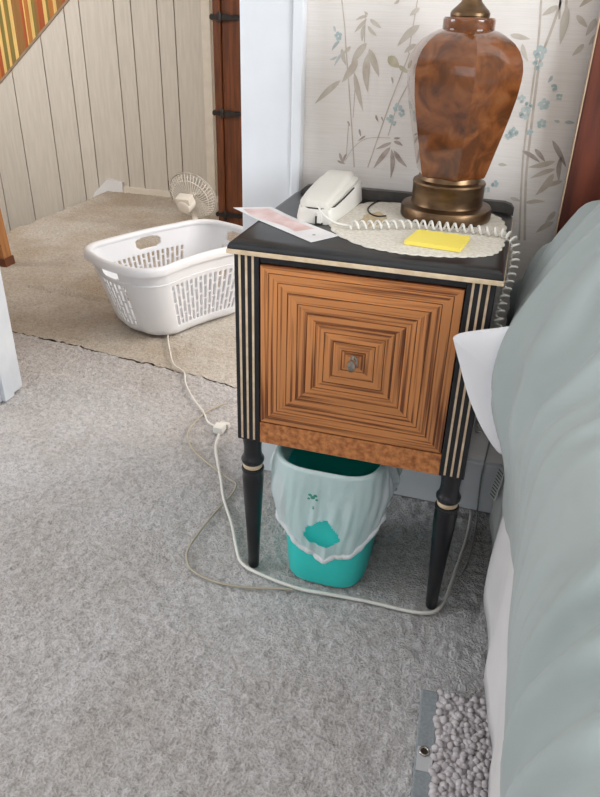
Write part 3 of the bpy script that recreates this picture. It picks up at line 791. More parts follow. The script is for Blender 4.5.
jk = MB(); jk.box(0.003, 0.0062, -0.0022, 0.002, 0.002, 0.013); jk.box(0.003, 0.016, -0.002, 0.002, 0.0, 0.003); jk.build('jack_socket', M['dark_line'], ph)
# coiled cord: from the handset over the doily and down the right side of the nightstand
ZD = ZT + 0.0022
lead = [(0.083, 0.101, ZT + 0.030), (0.093, 0.085, ZT + 0.024), (0.115, 0.080, ZT + 0.013), (0.140, 0.085, ZT + 0.0085)]
coil_axis = [(0.140, 0.085, ZD + 0.0072), (0.171, 0.100, ZD + 0.0072), (0.216, 0.120, ZD + 0.0072), (0.255, 0.135, ZD + 0.0072), (0.300, 0.137, ZD + 0.0072), (0.350, 0.137, ZD + 0.0072), (0.384, 0.130, ZD + 0.0075), (0.4015, 0.112, ZD + 0.001), (0.4065, 0.090, ZT - 0.018), (0.404, 0.06, ZT - 0.045), (0.3985, 0.03, ZT - 0.075), (0.3975, 0.010, ZT - 0.11), (0.3975, 0.03, ZT - 0.19), (0.3975, 0.06, ZT - 0.28), (0.400, 0.12, ZT - 0.36)]
ax = smooth_path(coil_axis, 24)
# arc length resample
cum = [0.0]
for a_, b_ in zip(ax, ax[1:]): cum.append(cum[-1] + (b_ - a_).length)
total = cum[-1]; PITCH_C = 0.0128; CR = 0.0062; SPT = 12
nturn = total / PITCH_C; pts = []; j = 0; prev = None
for q in range(int(nturn * SPT)):
    sarc = q / SPT * PITCH_C
    while cum[j + 1] < sarc: j += 1
    f = (sarc - cum[j]) / (cum[j + 1] - cum[j]); p = ax[j].lerp(ax[j + 1], f)
    tg = (ax[j + 1] - ax[j]).normalized()
    u = (prev - tg * prev.dot(tg)).normalized() if prev else tg.cross(Vector((0, 0, 1))).normalized()
    prev = u; v_ = tg.cross(u); an = 2 * math.pi * q / SPT
    pts.append(p + u * CR * math.cos(an) + v_ * CR * math.sin(an))
cc = MB(); cc.tube(smooth_path(lead, 5) + pts, 0.0020, 6)
co = cc.build('coiled_cord', M['cord_white'], None, smooth='all')
co.parent = ph; co.matrix_parent_inverse = (Matrix.Translation(Vector(ph.location)) @ Matrix.Rotation(ph.rotation_euler.z, 4, 'Z')).inverted()

# ------------------------------------------------------------------ note pad, card, hook
nz_ = MB(); P4 = [(0.239, 0.036), (0.325, 0.026), (0.334, 0.098), (0.250, 0.106)]
nz_.prism(P4, ZT + 0.0026, ZT + 0.0090)
npad = tag(nz_.build('sticky_note_pad', M['note']), 'yellow sticky note pad on the lace doily before the lamp', 'note pad')
pc = MB(); th = 0.0008
cp = [(-0.083, 0.135), (0.100, -0.002), (0.132, 0.048), (-0.022, 0.165)]
def bil(u, v):
    a = Vector(cp[0]).lerp(Vector(cp[1]), u); b = Vector(cp[3]).lerp(Vector(cp[2]), u); return a.lerp(b, v)
def card_z(u): return ZT + 0.0008 + 0.003 * (1 - sstep(0.0, 0.45, u)) ** 1.5
rows = []
for lay in (0, 1):
    for iv in range(5):
        rows.append([(*bil(iu / 12, iv / 4), card_z(iu / 12) + lay * th) for iu in range(13)])
a_ = MB(); a_.grid(rows[5:]); a_.grid([r_[::-1] for r_ in rows[:5]])
for edge in ([(iu, 0) for iu in range(13)], [(iu, 4) for iu in range(13)], [(0, iv) for iv in range(5)], [(12, iv) for iv in range(5)]):
    a_.grid([[(*bil(q / 12, w_ / 4), card_z(q / 12)) for q, w_ in edge], [(*bil(q / 12, w_ / 4), card_z(q / 12) + th) for q, w_ in edge]])
card = tag(a_.build('greeting_card', M['card'], None, fix=True), 'white card with pink picture lying over the left edge of the nightstand', 'card')
pk = MB(); rows = []
for iv in range(5):
    rows.append([(*bil(0.06 + 0.68 * iu / 12, 0.16 + 0.66 * iv / 4 - 0.10 * math.sin(iu * 0.5) * (1 - iv / 4)), card_z(0.06 + 0.68 * iu / 12) + th + 0.0003) for iu in range(13)])
pk.grid(rows); pk.build('pink_picture', M['pink_print'], card, fix=False)
pk = MB(); q = bil(0.88, 0.45); pk.lathe([(0.003, ZT + 0.0018), (0.0028, ZT + 0.0020)], q.x, q.y, 10); pk.build('grey_dot', M['mat_band'], card)
hk = MB(); hk.tube(smooth_path([(0.150, 0.292, ZD + 0.0012), (0.143, 0.262, ZD + 0.0012), (0.142, 0.225, ZD + 0.0012), (0.152, 0.195, ZD + 0.0012), (0.168, 0.180, ZD + 0.0012), (0.182, 0.188, ZD + 0.0012)], 6), 0.0013, 6)
tag(hk.build('wire_hook', M['black_iron'], None, smooth='all'), 'thin dark curved wire lying on the doily beside the telephone', 'wire')

# ------------------------------------------------------------------ waste bin and its bag
BX, BY = 0.145, 0.085
def rrect(hx, hy, r, n=7):
    out = []
    for sx, sy, a0 in ((1, -1, -90), (1, 1, 0), (-1, 1, 90), (-1, -1, 180)):
        for q in range(n):
            a = R(a0 + 90 * q / (n - 1))
            out.append((sx * (hx - r) + r * math.cos(a), sy * (hy - r) + r * math.sin(a)))
    return out
bin_ = empty('waste_bin', (BX, BY, 0.0))
tag(bin_, 'teal plastic waste bin under the nightstand', 'waste bin')
def ring_pt(ang, off, z):
    # rounded-rectangle-like outline of the bin at height z plus an outward offset
    k = 0.080 + (0.101 - 0.080) * min(z, 0.285) / 0.285
    k2 = 0.099 + (0.121 - 0.099) * min(z, 0.285) / 0.285
    c, s_ = math.sin(ang), -math.cos(ang)
    e = 3.6
    r = 1.0 / ((abs(c) / k) ** e + (abs(s_) / k2) ** e) ** (1 / e)
    x, y = c * r, s_ * r
    L = math.hypot(x, y)
    return (x + x / L * off, y + y / L * off, z)
m_ = MB(); rows = []
for off, z in ((-0.012, 0.004), (-0.004, 0.0), (0.0, 0.008), (0.0, 0.14), (-0.002, 0.278), (0.0, 0.281), (0.0, 0.286), (-0.003, 0.2875), (-0.006, 0.285), (-0.007, 0.20), (-0.007, 0.014)):
    rows.append([ring_pt(2 * math.pi * q / 96, off, z) for q in range(96)])
m_.grid(rows, closed_u=True)
W_ = len(rows[0]); m_.face(range(W_)[::-1]); n = len(m_.v) - W_; m_.face(range(n, n + W_))
m_.build('body', M['teal'], bin_, smooth=40)
# bag: turned over the rim, hem hanging lower in front, one carrying hole
def bag_material():
    mt = bpy.data.materials.new('plastic_bag'); mt.use_nodes = True
    nt = mt.node_tree; b = nt.nodes['Principled BSDF']; out = nt.nodes['Material Output']
    b.inputs['Base Color'].default_value = lin((246, 250, 252)); b.inputs['Roughness'].default_value = 0.35
    tc = node(nt, 'ShaderNodeTexCoord'); nz = node(nt, 'ShaderNodeTexNoise'); nz.inputs['Scale'].default_value = 45; nz.inputs['Detail'].default_value = 5
    nt.links.new(tc.outputs['Object'], nz.inputs['Vector'])
    bp = node(nt, 'ShaderNodeBump'); bp.inputs['Strength'].default_value = 0.7; bp.inputs['Distance'].default_value = 0.004
    nt.links.new(nz.outputs['Fac'], bp.inputs['Height']); nt.links.new(bp.outputs['Normal'], b.inputs['Normal'])
    tr = node(nt, 'ShaderNodeBsdfTransparent'); tl = node(nt, 'ShaderNodeBsdfTranslucent'); tl.inputs['Color'].default_value = lin((246, 250, 252))
    m1 = node(nt, 'ShaderNodeMixShader'); m1.inputs['Fac'].default_value = 0.20
    nt.links.new(b.outputs[0], m1.inputs[1]); nt.links.new(tl.outputs[0], m1.inputs[2])
    m2 = node(nt, 'ShaderNodeMixShader'); m2.inputs['Fac'].default_value = 0.27
    nt.links.new(m1.outputs[0], m2.inputs[1]); nt.links.new(tr.outputs[0], m2.inputs[2])
    nt.links.new(m2.outputs[0], out.inputs['Surface'])
    return mt
M['bag'] = bag_material()
M['bag_hem'] = mat('bag_hem', (244, 246, 248), rough=0.4, transl=0.2)
SEGB = 240
def hem_z(ang):
    # ang measured from the front (-Y), positive toward +X
    t = math.degrees(ang)
    return interp([(-180, 0.20), (-120, 0.195), (-75, 0.195), (-50, 0.175), (-28, 0.128), (-5, 0.095), (6, 0.090), (22, 0.102), (30, 0.112), (45, 0.15), (65, 0.195), (90, 0.21), (130, 0.21), (180, 0.20)], t)
bg = empty('plastic_bag', (BX, BY, 0.0))
tag(bg, 'translucent white plastic bag lining the teal waste bin', 'plastic bag')
rows = []; hemp = []
tt = [-3, -2, -1, 0] + [i / 56 for i in range(1, 57)]
for t_ in tt:
    row = []
    for q in range(SEGB):
        ang = -math.pi + 2 * math.pi * q / SEGB
        wob = noise.noise(Vector((math.sin(ang) * 4, math.cos(ang) * 4, (t_ if t_ > 0 else 0) * 2.5)))
        if t_ <= -1:
            z = {-3: 0.255, -2: 0.272, -1: 0.287}[t_]; off = {-3: -0.0125, -2: -0.0105, -1: -0.006}[t_] - 0.001
            p = ring_pt(ang, off, z)
        elif t_ == 0:
            p = ring_pt(ang, 0.001, 0.2925 + 0.001 * wob)
        else:
            hz = hem_z(ang); z = 0.291 + (hz - 0.291) * t_
            side = 0.011 * sstep(0.5, 1.3, abs(ang)) * (1 - sstep(1.9, 2.6, abs(ang)))
            off = 0.005 + (0.014 + side) * math.sin(min(t_ * 1.7, 1.57)) * (1 - 0.35 * sstep(0.6, 1.0, t_)) + 0.006 * wob * t_
            off += 0.0018 * math.sin(ang * 14 + 3 * wob) * t_ + 0.007 * noise.noise(Vector((math.sin(ang) * 11 + t_ * 1.5, math.cos(ang) * 11, t_ * 1.2))) * min(1, t_ * 2)
            p = ring_pt(ang, max(off, 0.004), z)
        row.append(p)
    rows.append(row)
hemp = rows[-1]
bgm = MB(); n = 0; bgm.v = [p for r_ in rows for p in r_]
for i in range(len(rows) - 1):
    for q in range(SEGB):
        q2 = (q + 1) % SEGB
        ang = math.degrees(-math.pi + 2 * math.pi * (q + 0.5) / SEGB)
        zmid = rows[i][q][2]
        if -14 < ang < 19 and tt[i] > 0:
            u = (ang + 14) / 33.0
            ztop = 0.128 + 0.062 * max(0, math.sin(math.pi * u)) ** 0.45 + 0.005 * math.cos(u * 10)
            zbot = 0.142 - 0.016 * math.sin(math.pi * u)
            if zbot < zmid < ztop: continue
        bgm.face((i * SEGB + q, i * SEGB + q2, (i + 1) * SEGB + q2, (i + 1) * SEGB + q))
bagf = bgm.build('bag_film', M['bag'], bg, smooth='all', fix=False)
hm = MB()
hpts = [Vector(p) + Vector((0, 0, 0.002 * math.sin(i * 0.45))) for i, p in enumerate(hemp)]
hm.tube(hpts, [0.0032 + 0.0026 * max(0, math.cos(-math.pi + 2 * math.pi * i / SEGB)) + 0.0008 * math.sin(i * 0.85) for i in range(SEGB)], 7, closed=True, flat=0.8)
hm.build('rolled_hem', M['bag_hem'], bg, smooth='all')
gpnt = MB()
for a_, z_, s_ in ((-4.5, 0.247, 0.005), (-2.5, 0.252, 0.004), (-6.5, 0.252, 0.004), (-1.5, 0.243, 0.003), (-7.5, 0.243, 0.003), (-4.0, 0.225, 0.002), (-4.0, 0.221, 0.002)):
    p = ring_pt(R(a_), 0.0225, z_)
    nq = len(gpnt.v)
    for j in range(6):
        gpnt.v.append((p[0] + s_ * math.cos(j * 1.047), p[1] - 0.001, p[2] + s_ * 0.8 * math.sin(j * 1.047)))
    gpnt.face(range(nq, nq + 6))
gpnt.build('green_print', M['green_print'], bg, fix=False)

# ------------------------------------------------------------------ laundry basket
lb = empty('laundry_basket', (-0.710, 1.166, 0.004), R(-26.6))
tag(lb, 'white plastic laundry basket with slotted sides in the hall', 'laundry basket')
nS, nL, nA = 25, 61, 15
def bask_outline(hx, hy, r, waist):
    pts = []
    def arc(cx, cy, a0, n=14):
        for q in range(n + 1):
            a = R(a0 + 90 * q / n); pts.append((cx + r * math.cos(a), cy + r * math.sin(a)))
    def line(p, q, n, bow=0.0, bow_y=0.0):
        for k in range(1, n):
            t = k / n
            pts.append((p[0] + (q[0] - p[0]) * t + bow * math.sin(math.pi * t), p[1] + (q[1] - p[1]) * t + bow_y * math.sin(math.pi * t)))
    line((-hx + r, -hy), (hx - r, -hy), nS + 1, 0, -0.010); arc(hx - r, -hy + r, -90)
    line((hx, -hy + r), (hx, hy - r), nL + 1, -waist); arc(hx - r, hy - r, 0)
    line((hx - r, hy), (-hx + r, hy), nS + 1, 0, 0.010); arc(-hx + r, hy - r, 90)
    line((-hx, hy - r), (-hx, -hy + r), nL + 1, -0.010); arc(-hx + r, -hy + r, 180)
    return pts
HXR, HYR, RR = 0.191, 0.294, 0.100
def wall_ring(z, out=0.0, waist=0.016):
    f = min(z / 0.252, 1.0)
    ix = 0.048 - 0.034 * f ** 0.9 - out; iy = 0.086 - 0.072 * f ** 0.9 - out
    if z < 0.016:
        g_ = 0.012 * (1 - z / 0.016) ** 2; ix += g_; iy += g_
    return [(x, y, z) for x, y in bask_outline(HXR - ix, HYR - iy, RR - 0.3 * ix, waist * (0.5 + f))]
LV = [0.0, 0.006, 0.016, 0.030] + [0.030 + 0.0052 * i for i in range(1, 32)] + [0.196 + 0.004 * i for i in range(0, 15)]
rows = [wall_ring(z) for z in LV]
PW = len(rows[0])
bk = MB(); bk.v = [p for r_ in rows for p in r_]
def is_hole(i, q):
    z = (LV[i] + LV[i + 1]) / 2
    if q < nS: side, k, nn = 'short', q, nS
    elif q < nS + nA: return False
    elif q < nS + nA + nL: side, k, nn = 'long', q - nS - nA, nL
    elif q < nS + 2 * nA + nL: return False
    elif q < 2 * nS + 2 * nA + nL: side, k, nn = 'short', q - nS - 2 * nA - nL, nS
    elif q < 2 * nS + 3 * nA + nL: return False
    elif q < 2 * nS + 3 * nA + 2 * nL: side, k, nn = 'back', q - 2 * nS - 3 * nA - nL, nL
    else: return False
    if side != 'long':                                   # carrying holes
        half = 8.0 if side == 'short' else 9.5
        cc_ = nn / 2 if side == 'short' else nn * 0.47
        du = abs(k + 0.5 - cc_) / half; dz = abs(z - 0.223) / 0.020
        if du ** 3 + dz ** 3 < 1: return True
    if not (0.034 < z < 0.188): return False
    if k < 1 or k >= nn - 1: return False
    per = 4
    if (k - 1) % per >= 2: return False
    col = (k - 1) // per
    lev = int((z - 0.030) / 0.0052)
    return (lev + (col % 2) * 4) % 9 != 8
for i in range(len(rows) - 1):
    for q in range(PW):
        if is_hole(i, q): continue
        q2 = (q + 1) % PW
        bk.face((i * PW + q, i * PW + q2, (i + 1) * PW + q2, (i + 1) * PW + q))
bk.face(list(range(PW))[::-1])
bo = bk.build('slotted_body', M['basket'], lb, smooth=50, fix=False)
sd = bo.modifiers.new('thickness', 'SOLIDIFY'); sd.thickness = 0.003; sd.offset = 0
rm = MB(); rows = []
for ins, z in ((0.019, 0.250), (0.008, 0.246), (0.001, 0.241), (0.0, 0.244), (0.0, 0.258), (0.003, 0.266), (0.008, 0.270), (0.015, 0.2695), (0.0205, 0.264), (0.022, 0.256), (0.019, 0.250)):
    rows.append([(x, y, z) for x, y in bask_outline(HXR + 0.002 - ins, HYR + 0.002 - ins, RR - 0.3 * ins, 0.024)])
rm.grid(rows, closed_u=True)
rm.build('rim', M['basket'], lb, smooth=50, fix=True)
rb = MB(); rb.grid([wall_ring(0.197, 0.0), wall_ring(0.198, 0.004), wall_ring(0.201, 0.004), wall_ring(0.203, 0.0)], closed_u=True); rb.build('rib', M['basket'], lb, smooth=50)

# ------------------------------------------------------------------ fan
fan = empty('desk_fan', (-1.075, 2.10, 0.004), R(0))
tag(fan, 'small off-white desk fan on the hall carpet behind the laundry basket', 'fan')
f_ = MB(); f_.lathe([(0.075, 0.0), (0.078, 0.006), (0.070, 0.018), (0.045, 0.026), (0.018, 0.032), (0.014, 0.05), (0.014, 0.105)], 0, 0.02, 28)
f_.build('stand', M['fan_plastic'], fan, smooth=True)
HC = Vector((0.0, 0.0, 0.185))
hd = Matrix.Translation(HC) @ Matrix.Rotation(R(-4), 4, 'Z') @ Matrix.Rotation(R(-70), 4, 'X')    # local +z = blowing direction
def T(mb):
    mb.v = [tuple(hd @ Vector(p)) for p in mb.v]; return mb
mo = MB(); mo.lathe([(0.020, -0.105), (0.030, -0.100), (0.036, -0.085), (0.038, -0.045), (0.034, -0.036)], 0, 0, 24)
mo.box(-0.036, 0.036, -0.045, -0.010, -0.098, -0.046, 0.008)
T(mo).build('motor_housing', M['fan_plastic'], fan, smooth=35)
def cage_pt(t, a, front):
    """t 0 hub .. 1 rim"""
    r = 0.028 + (0.122 - 0.028) * t
    z = 0.002 + (0.036 if front else -0.040) * (1 - t ** 2.6)
    return Vector((r * math.cos(a), r * math.sin(a), z))
for front in (True, False):
    cg = MB(); NWIRE = 44
    for k in range(NWIRE):
        a = 2 * math.pi * k / NWIRE
        cg.tube([cage_pt(t / 6, a + 0.25 * (1 - t / 6), front) for t in range(7)], 0.0021, 4)
    for t in ((0.0, 0.45, 0.75, 1.0) if front else (0.0, 0.7, 1.0)):
        cg.tube([cage_pt(t, 2 * math.pi * k / 40, front) for k in range(40)], 0.0022 if t < 1 else 0.0042, 6, closed=True)
    if front:
        cg.lathe([(0.030, 0.034), (0.030, 0.039), (0.020, 0.042)], 0, 0, 24)
    T(cg).build('front_grille' if front else 'rear_grille', M['fan_plastic'], fan, smooth='all')
for k in range(4):
    bl = MB(); rows = []
    for i in range(7):
        r = 0.018 + 0.088 * i / 6; hwid = R(30) if i < 5 else R(25 - 9 * (i - 5))
        rows.append([Vector((r * math.cos(a), r * math.sin(a), 0.010 * math.sin((j - 3) / 3))) for j in range(7) for a in [k * math.pi / 2 + hwid * (j - 3) / 3 + 0.3 * i / 6]])
    bl.grid(rows); bb = T(bl).build('blade', M['fan_blade'], fan, smooth='all', fix=False)
    sd = bb.modifiers.new('thickness', 'SOLIDIFY'); sd.thickness = 0.0015
hb_ = MB(); hb_.lathe([(0.020, -0.014), (0.022, 0.0), (0.020, 0.012), (0.010, 0.018)], 0, 0, 20); T(hb_).build('hub', M['fan_plastic'], fan, smooth=True)

# ------------------------------------------------------------------ cords on the floor
def cord(name, pts, r, m, label, n=6):
    o = MB(); o.tube(smooth_path([(x, y, z + r) for x, y, z in pts], n), r, 8)
    return tag(o.build(name, m, None, smooth='all'), label, 'cord')
def fl(lst): return [(x, y, 0.0008 if y < 0.5 else 0.003) for x, y in lst]
ext = empty('extension_cord', (-0.262, 0.455, 0.0))
tag(ext, 'white extension cord with plug running from the basket past the nightstand legs', 'cord')
wl = [(-0.668, 0.985), (-0.658, 0.951), (-0.603, 0.854), (-0.55, 0.772), (-0.497, 0.733), (-0.458, 0.663), (-0.398, 0.587), (-0.346, 0.533), (-0.311, 0.488), (-0.275, 0.470)]
wl2 = [(-0.258, 0.436), (-0.238, 0.367), (-0.175, 0.249), (-0.139, 0.179), (-0.088, 0.101), (-0.052, 0.035), (-0.020, -0.010), (0.042, -0.030), (0.11, -0.040), (0.172, -0.036), (0.251, -0.031), (0.32, -0.031), (0.357, -0.026), (0.380, -0.010), (0.392, 0.032), (0.401, 0.107), (0.412, 0.199), (0.416, 0.27), (0.416, 0.318)]
def child_at(o, root):
    o.parent = root; o.matrix_parent_inverse = Matrix.Translation(-Vector(root.location)); return o
o = MB(); o.tube(smooth_path([(x, y, z + 0.0025) for x, y, z in fl(wl)], 6), 0.0028, 8); child_at(o.build('thin_lead', M['cord_white'], None, smooth='all'), ext)
o = MB(); o.tube(smooth_path([(x, y, z + 0.0036) for x, y, z in fl(wl2)], 6), 0.0037, 8); child_at(o.build('thick_lead', M['cord_white'], None, smooth='all'), ext)
o = MB(); o.box(-0.016, 0.012, -0.014, 0.016, 0.0005, 0.021, 0.004); o.build('socket_block', M['cord_white'], ext, smooth=True)
o = MB(); o.box(-0.010, 0.018, 0.016, 0.030, 0.002, 0.017, 0.003); o.build('plug', M['bone_side'], ext, smooth=True)
cord('beige_cord', fl([(-0.300, 0.60), (-0.335, 0.535), (-0.345, 0.445), (-0.325, 0.387), (-0.284, 0.341), (-0.225, 0.299), (-0.162, 0.262), (-0.135, 0.246), (-0.129, 0.206), (-0.140, 0.128), (-0.147, 0.046), (-0.146, -0.004), (-0.135, -0.033), (-0.113, -0.057), (-0.067, -0.072), (-0.014, -0.072), (0.034, -0.062), (0.075, -0.050), (0.10, -0.046)]), 0.0026, M['cord_beige'], 'thin beige cord looping on the carpet left of the nightstand')
cord('clear_cord', [(0.432, 0.322, 0.30), (0.428, 0.324, 0.20), (0.424, 0.322, 0.10), (0.428, 0.318, 0.02), (0.430, 0.25, 0.001), (0.424, 0.15, 0.001), (0.412, 0.09, 0.001)], 0.0018, M['cord_clear'], 'thin grey wire running down the baseboard behind the nightstand')

# ------------------------------------------------------------------ bed
bed = empty('bed', (1.2, -0.75, 0))
tag(bed, 'bed with brown wooden headboard and dark frame beside the nightstand', 'bed')
def bp_(mb, name, m, smooth=False):
    o = mb.build(name, m, None, smooth=smooth); return child_at(o, bed)
hb = MB(); hb.box(0.474, 1.95, 0.291, 0.322, 0.30, 1.22, 0.003); hbo = bp_(hb, 'headboard', M['headboard'])
hb = MB(); hb.box(0.4722, 0.4740, 0.2925, 0.3205, 0.30, 1.218); eb = hb.build('edge_banding', M['headboard_edge']); eb.parent = hbo
bp_(MB().box(0.490, 1.93, -1.76, 0.27, 0.38, 0.60, 0.03), 'mattress', M['mattress_white'])
bp_(MB().box(0.500, 1.93, -1.76, 0.27, 0.20, 0.38, 0.01), 'box_spring', M['mattress'])
bp_(MB().box(0.500, 1.93, -1.76, 0.288, 0.165, 0.20, 0.003), 'frame_rail', M['black_iron'])
for x, y in ((0.470, 0.243), (0.52, -1.70), (1.90, 0.20), (1.90, -1.70)):
    bp_(MB().box(x - 0.002, x + 0.028, y, y + 0.03, 0, 0.167, 0.003), 'leg', M['black_iron'])
tg = MB()
tg.v = [(0.4570, 0.080, 0.285), (0.4460, 0.118, 0.275), (0.4370, 0.103, 0.212), (0.4480, 0.072, 0.222)]
tg.v += [(x + 0.0006, y + 0.0004, z) for x, y, z in tg.v]
for q in ((0, 1, 2, 3), (7, 6, 5, 4), (0, 4, 5, 1), (1, 5, 6, 2), (2, 6, 7, 3), (3, 7, 4, 0)): tg.face(q)
tgo = bp_(tg, 'care_tag', M['tag_white'])
ti = MB()
A_, B_, C_, D_ = [Vector(p) for p in tg.v[:4]]
for k in range(9):
    u0, u1 = 0.10 + k * 0.1, 0.10 + k * 0.1 + 0.03
    nq = len(ti.v)
    for u, v in ((u0, 0.15), (u1, 0.15), (u1, 0.85), (u0, 0.85)):
        p = A_.lerp(D_, u).lerp(B_.lerp(C_, u), v); ti.v.append((p.x - 0.0006, p.y - 0.0004, p.z))
    ti.face(range(nq, nq + 4))
tio = ti.build('printed_lines', M['tag_ink'], None, fix=False); tio.parent = tgo

# sheet hanging below the comforter
sh = MB(); rows = []
ys = arange(-1.78, 0.235, 0.012)
for i in range(15):
    t = i / 14; row = []
    for y in ys:
        zt = 0.56
        zb = 0.105 + 0.02 * math.sin(y * 9) + 0.02 * noise.noise(Vector((y * 5, 1, 0)))
        zb = zb + 0.02 * sstep(0.02, 0.16, y)
        z = zt + (zb - zt) * t
        wv = math.sin(y * 27 + 1.5 * math.sin(y * 7)) * 0.6 + noise.noise(Vector((y * 13, 4, 0)))
        x = 0.4745 + (0.006 - 0.026 * sstep(-0.35, 0.05, y)) * sstep(0.2, 1, t) + 0.0075 * wv * sstep(0.25, 1.0, t)
        row.append((x, y, z))
    rows.append(row)
rows2 = [[(x + 0.05, y, 0.607) for x, y, z in rows[0]], [(x + 0.014, y, 0.605) for x, y, z in rows[0]]] + rows
sh.grid(rows2)
sho = tag(sh.build('bed_sheet', M['sheet'], None, smooth='all', fix=False), 'white bed sheet hanging below the sage comforter', 'sheet')
sd = sho.modifiers.new('thickness', 'SOLIDIFY'); sd.thickness = 0.0012

# comforter: swept over the mattress, humped over the pillows, with diagonal folds
FLAT = [(0.459, 0.45), (0.454, 0.48), (0.450, 0.52), (0.449, 0.56), (0.456, 0.595), (0.472, 0.620), (0.491, 0.636), (0.52, 0.645), (0.58, 0.650), (0.70, 0.655), (0.85, 0.655), (1.05, 0.655), (1.3, 0.655), (1.6, 0.655), (1.95, 0.655)]
HUMP = [(0.456, 0.29), (0.444, 0.38), (0.428, 0.48), (0.420, 0.55), (0.420, 0.595), (0.433, 0.635), (0.468, 0.692), (0.520, 0.752), (0.59, 0.790), (0.70, 0.79), (0.85, 0.775), (1.05, 0.765), (1.3, 0.775), (1.6, 0.765), (1.95, 0.74)]
def resample(prof, n):
    P = smooth_path([Vector((x, 0, z)) for x, z in prof], 8)
    cu = [0]
    for a, b in zip(P, P[1:]): cu.append(cu[-1] + (b - a).length)
    out = []; j = 0
    for i in range(n):
        u = i / (n - 1); s = cu[-1] * (0.55 * u + 0.45 * u ** 3)
        while j < len(P) - 2 and cu[j + 1] < s: j += 1
        out.append(P[j].lerp(P[j + 1], (s - cu[j]) / (cu[j + 1] - cu[j])))
    return out, cu[-1]
NU = 230
fp, fl_ = resample(FLAT, NU); hp, hl_ = resample(HUMP, NU)
cf = MB(); ys = arange(-1.80, -1.15, 0.03)[:-1] + arange(-1.15, 0.262, 0.0065)
rows = []
for y in ys:
    k = sstep(-0.42, 0.02, y)
    end = sstep(0.17, 0.262, y)
    row = []
    prevp = None
    for i in range(NU):
        p = fp[i].lerp(hp[i], k)
        p2 = fp[min(i + 1, NU - 1)].lerp(hp[min(i + 1, NU - 1)], k); p0 = fp[max(i - 1, 0)].lerp(hp[max(i - 1, 0)], k)
        tg_ = (p2 - p0).normalized(); nrm = Vector((-tg_.z, 0, tg_.x))
        s = i / (NU - 1); sl = (0.55 * s + 0.45 * s ** 3) * 1.8
        # folds run up and to the right (away from the viewer)
        q = y - 0.9 * (sl - 0.2)
        amp = sstep(0.03, 0.20, sl) * (1 - 0.5 * sstep(0.6, 1.1, sl))
        wp = noise.noise(Vector((y * 3.1, sl * 3.3, 1.7)))
        md = sstep(-0.25, 0.35, noise.noise(Vector((y * 4 + 9, sl * 3.5, 2.2))))
        md2 = sstep(-0.2, 0.4, noise.noise(Vector((y * 5 + 3, sl * 4.5, 12.2))))
        f1 = (0.5 + 0.5 * math.sin(q * 88 + 9 * wp)) ** 1.6
        f2 = (0.5 + 0.5 * math.sin(q * 150 + 12 * wp + 2 * sl)) ** 1.4
        dsp = amp * (0.0165 * f1 * md + 0.0065 * f2 * md2) + 0.009 * noise.noise(Vector((y * 3, sl * 4, 5))) * sstep(0.05, 0.3, sl)
        dsp += 0.004 * noise.noise(Vector((y * 8, sl * 6, 15)))
        if sl < 0.06: dsp += 0.004 * noise.noise(Vector((y * 9, 0, 2))) * (1 - sl / 0.06)
        c = p + nrm * dsp
        zz = c.z - end * 0.10 * sstep(0.05, 0.4, sl)
        bul = math.exp(-((y + 0.13) / 0.10) ** 2) * sstep(0.45, 0.58, c.z) * (1 - sstep(0.66, 0.80, c.z)) * (1 - sstep(0.46, 0.62, c.x))
        row.append((c.x + 0.010 * end - 0.026 * bul + 0.007 * sstep(-0.03, 0.06, y) * (1 - sstep(0.47, 0.55, c.x)), y + 0.0, zz))
    rows.append(row)
cf.grid(rows)
cfo = tag(cf.build('comforter', M['comforter'], None, smooth='all', fix=False), 'sage green comforter with diagonal folds covering the bed', 'comforter')
sd = cfo.modifiers.new('thickness', 'SOLIDIFY'); sd.thickness = 0.006; sd.offset = -1

# pillow: its corner pokes out from under the comforter toward the nightstand
outl = [(0.342, 0.612), (0.352, 0.619), (0.372, 0.626), (0.396, 0.633), (0.43, 0.642), (0.47, 0.640), (0.52, 0.60), (0.53, 0.54), (0.50, 0.48), (0.462, 0.435), (0.446, 0.428), (0.430, 0.437), (0.405, 0.470), (0.392, 0.492), (0.379, 0.517), (0.366, 0.548), (0.357, 0.572), (0.347, 0.598)]
pl = MB(); ol = smooth_path([Vector((x, 0, z)) for x, z in outl] + [Vector((outl[0][0], 0, outl[0][1]))], 4)[:-1]
cen = Vector((0.455, 0, 0.545)); rows = []
for sgn in (-1, 1):
    rs = []
    for f in (1.0, 0.93, 0.8, 0.6, 0.35, 0.12):
        row = []
        for p in ol:
            q = cen + (p - cen) * f
            puff = 0.020 * (1 - f ** 2.2) ** 0.6 * (0.55 + 0.45 * sstep(0.345, 0.43, q.x)) + 0.004
            wr = 0.003 * noise.noise(Vector((q.x * 40, q.z * 40, sgn))) * (1 - f)
            row.append((q.x - 0.004, -0.064 + 0.08 * max(0, q.x - 0.42) + sgn * (puff + wr), q.z - 0.017))
        rs.append(row)
    rows.append(rs)
for rs, flip in ((rows[0], False), (rows[1], True)):
    nq = len(pl.v); pl.grid(rs, closed_u=True); nn = len(ol); pl.face(range(nq + 5 * nn, nq + 6 * nn))
pl.grid([rows[0][0], rows[1][0]], closed_u=True)
tag(pl.build('pillow', M['pillow'], None, smooth='all'), 'white pillow corner sticking out from under the comforter', 'pillow')

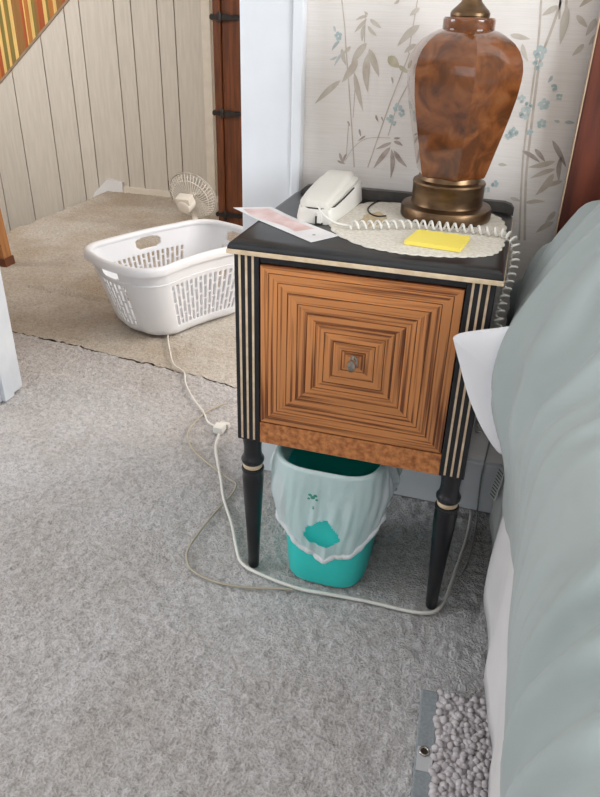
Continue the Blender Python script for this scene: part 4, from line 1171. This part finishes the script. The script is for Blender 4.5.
# ------------------------------------------------------------------ shaggy mat beside the bed
mt_ = empty('bedside_mat', (0.385, -0.30, 0.0), R(3.5))
tag(mt_, 'grey shaggy mat with band edge and metal grommet beside the bed', 'mat')
MB().box(0.0262, 0.24, -0.42, 0.095, 0.0005, 0.011, 0.003).build('backing', M['mat_pile'], mt_)
MB().box(-0.003, 0.026, -0.42, 0.097, 0.0012, 0.0105, 0.003).build('edge_band', M['mat_band'], mt_)
MB().box(0.000, 0.024, -0.052, -0.012, 0.010, 0.0115, 0.0005).build('patch', M['mat_patch'], mt_)
gr = MB(); pr_ = [Vector((0.0105 + 0.0068 * math.cos(a), -0.020 + 0.0068 * math.sin(a), 0.0125)) for a in [2 * math.pi * k / 24 for k in range(24)]]
gr.tube(pr_, 0.0022, 8, closed=True); gr.build('grommet', M['nickel'], mt_, smooth='all')
gr = MB(); gr.lathe([(0.0055, 0.0112), (0.0052, 0.0122)], 0.0105, -0.020, 16); gr.build('grommet_hole', M['dark_line'], mt_)
icob = bmesh.new(); bmesh.ops.create_icosphere(icob, subdivisions=1, radius=1.0)
iv = [v.co.copy() for v in icob.verts]; icob.verts.index_update(); ifc = [[v.index for v in f.verts] for f in icob.faces]; icob.free()
pm2 = MB()
for yy in arange(-0.41, 0.090, 0.0086):
    for xx in arange(0.030, 0.235, 0.0086):
        px, py = xx + rnd.uniform(-0.004, 0.004), yy + rnd.uniform(-0.004, 0.004)
        a, b, c = rnd.uniform(0.0056, 0.0085), rnd.uniform(0.0066, 0.0100), rnd.uniform(0.004, 0.0058)
        rot = Matrix.Rotation(rnd.uniform(0, 3.1), 3, 'Z') @ Matrix.Rotation(rnd.uniform(-0.5, 0.5), 3, 'X')
        z0 = 0.0115 + rnd.uniform(-0.001, 0.003); n = len(pm2.v)
        for v in iv:
            q = rot @ Vector((v.x * a, v.y * b, v.z * c)); pm2.v.append((px + q.x, py + q.y, z0 + q.z))
        for f in ifc: pm2.face([n + i for i in f])
po = pm2.build('chenille_pile', M['mat_pile'], mt_, smooth='all', fix=False); po['kind'] = 'stuff'
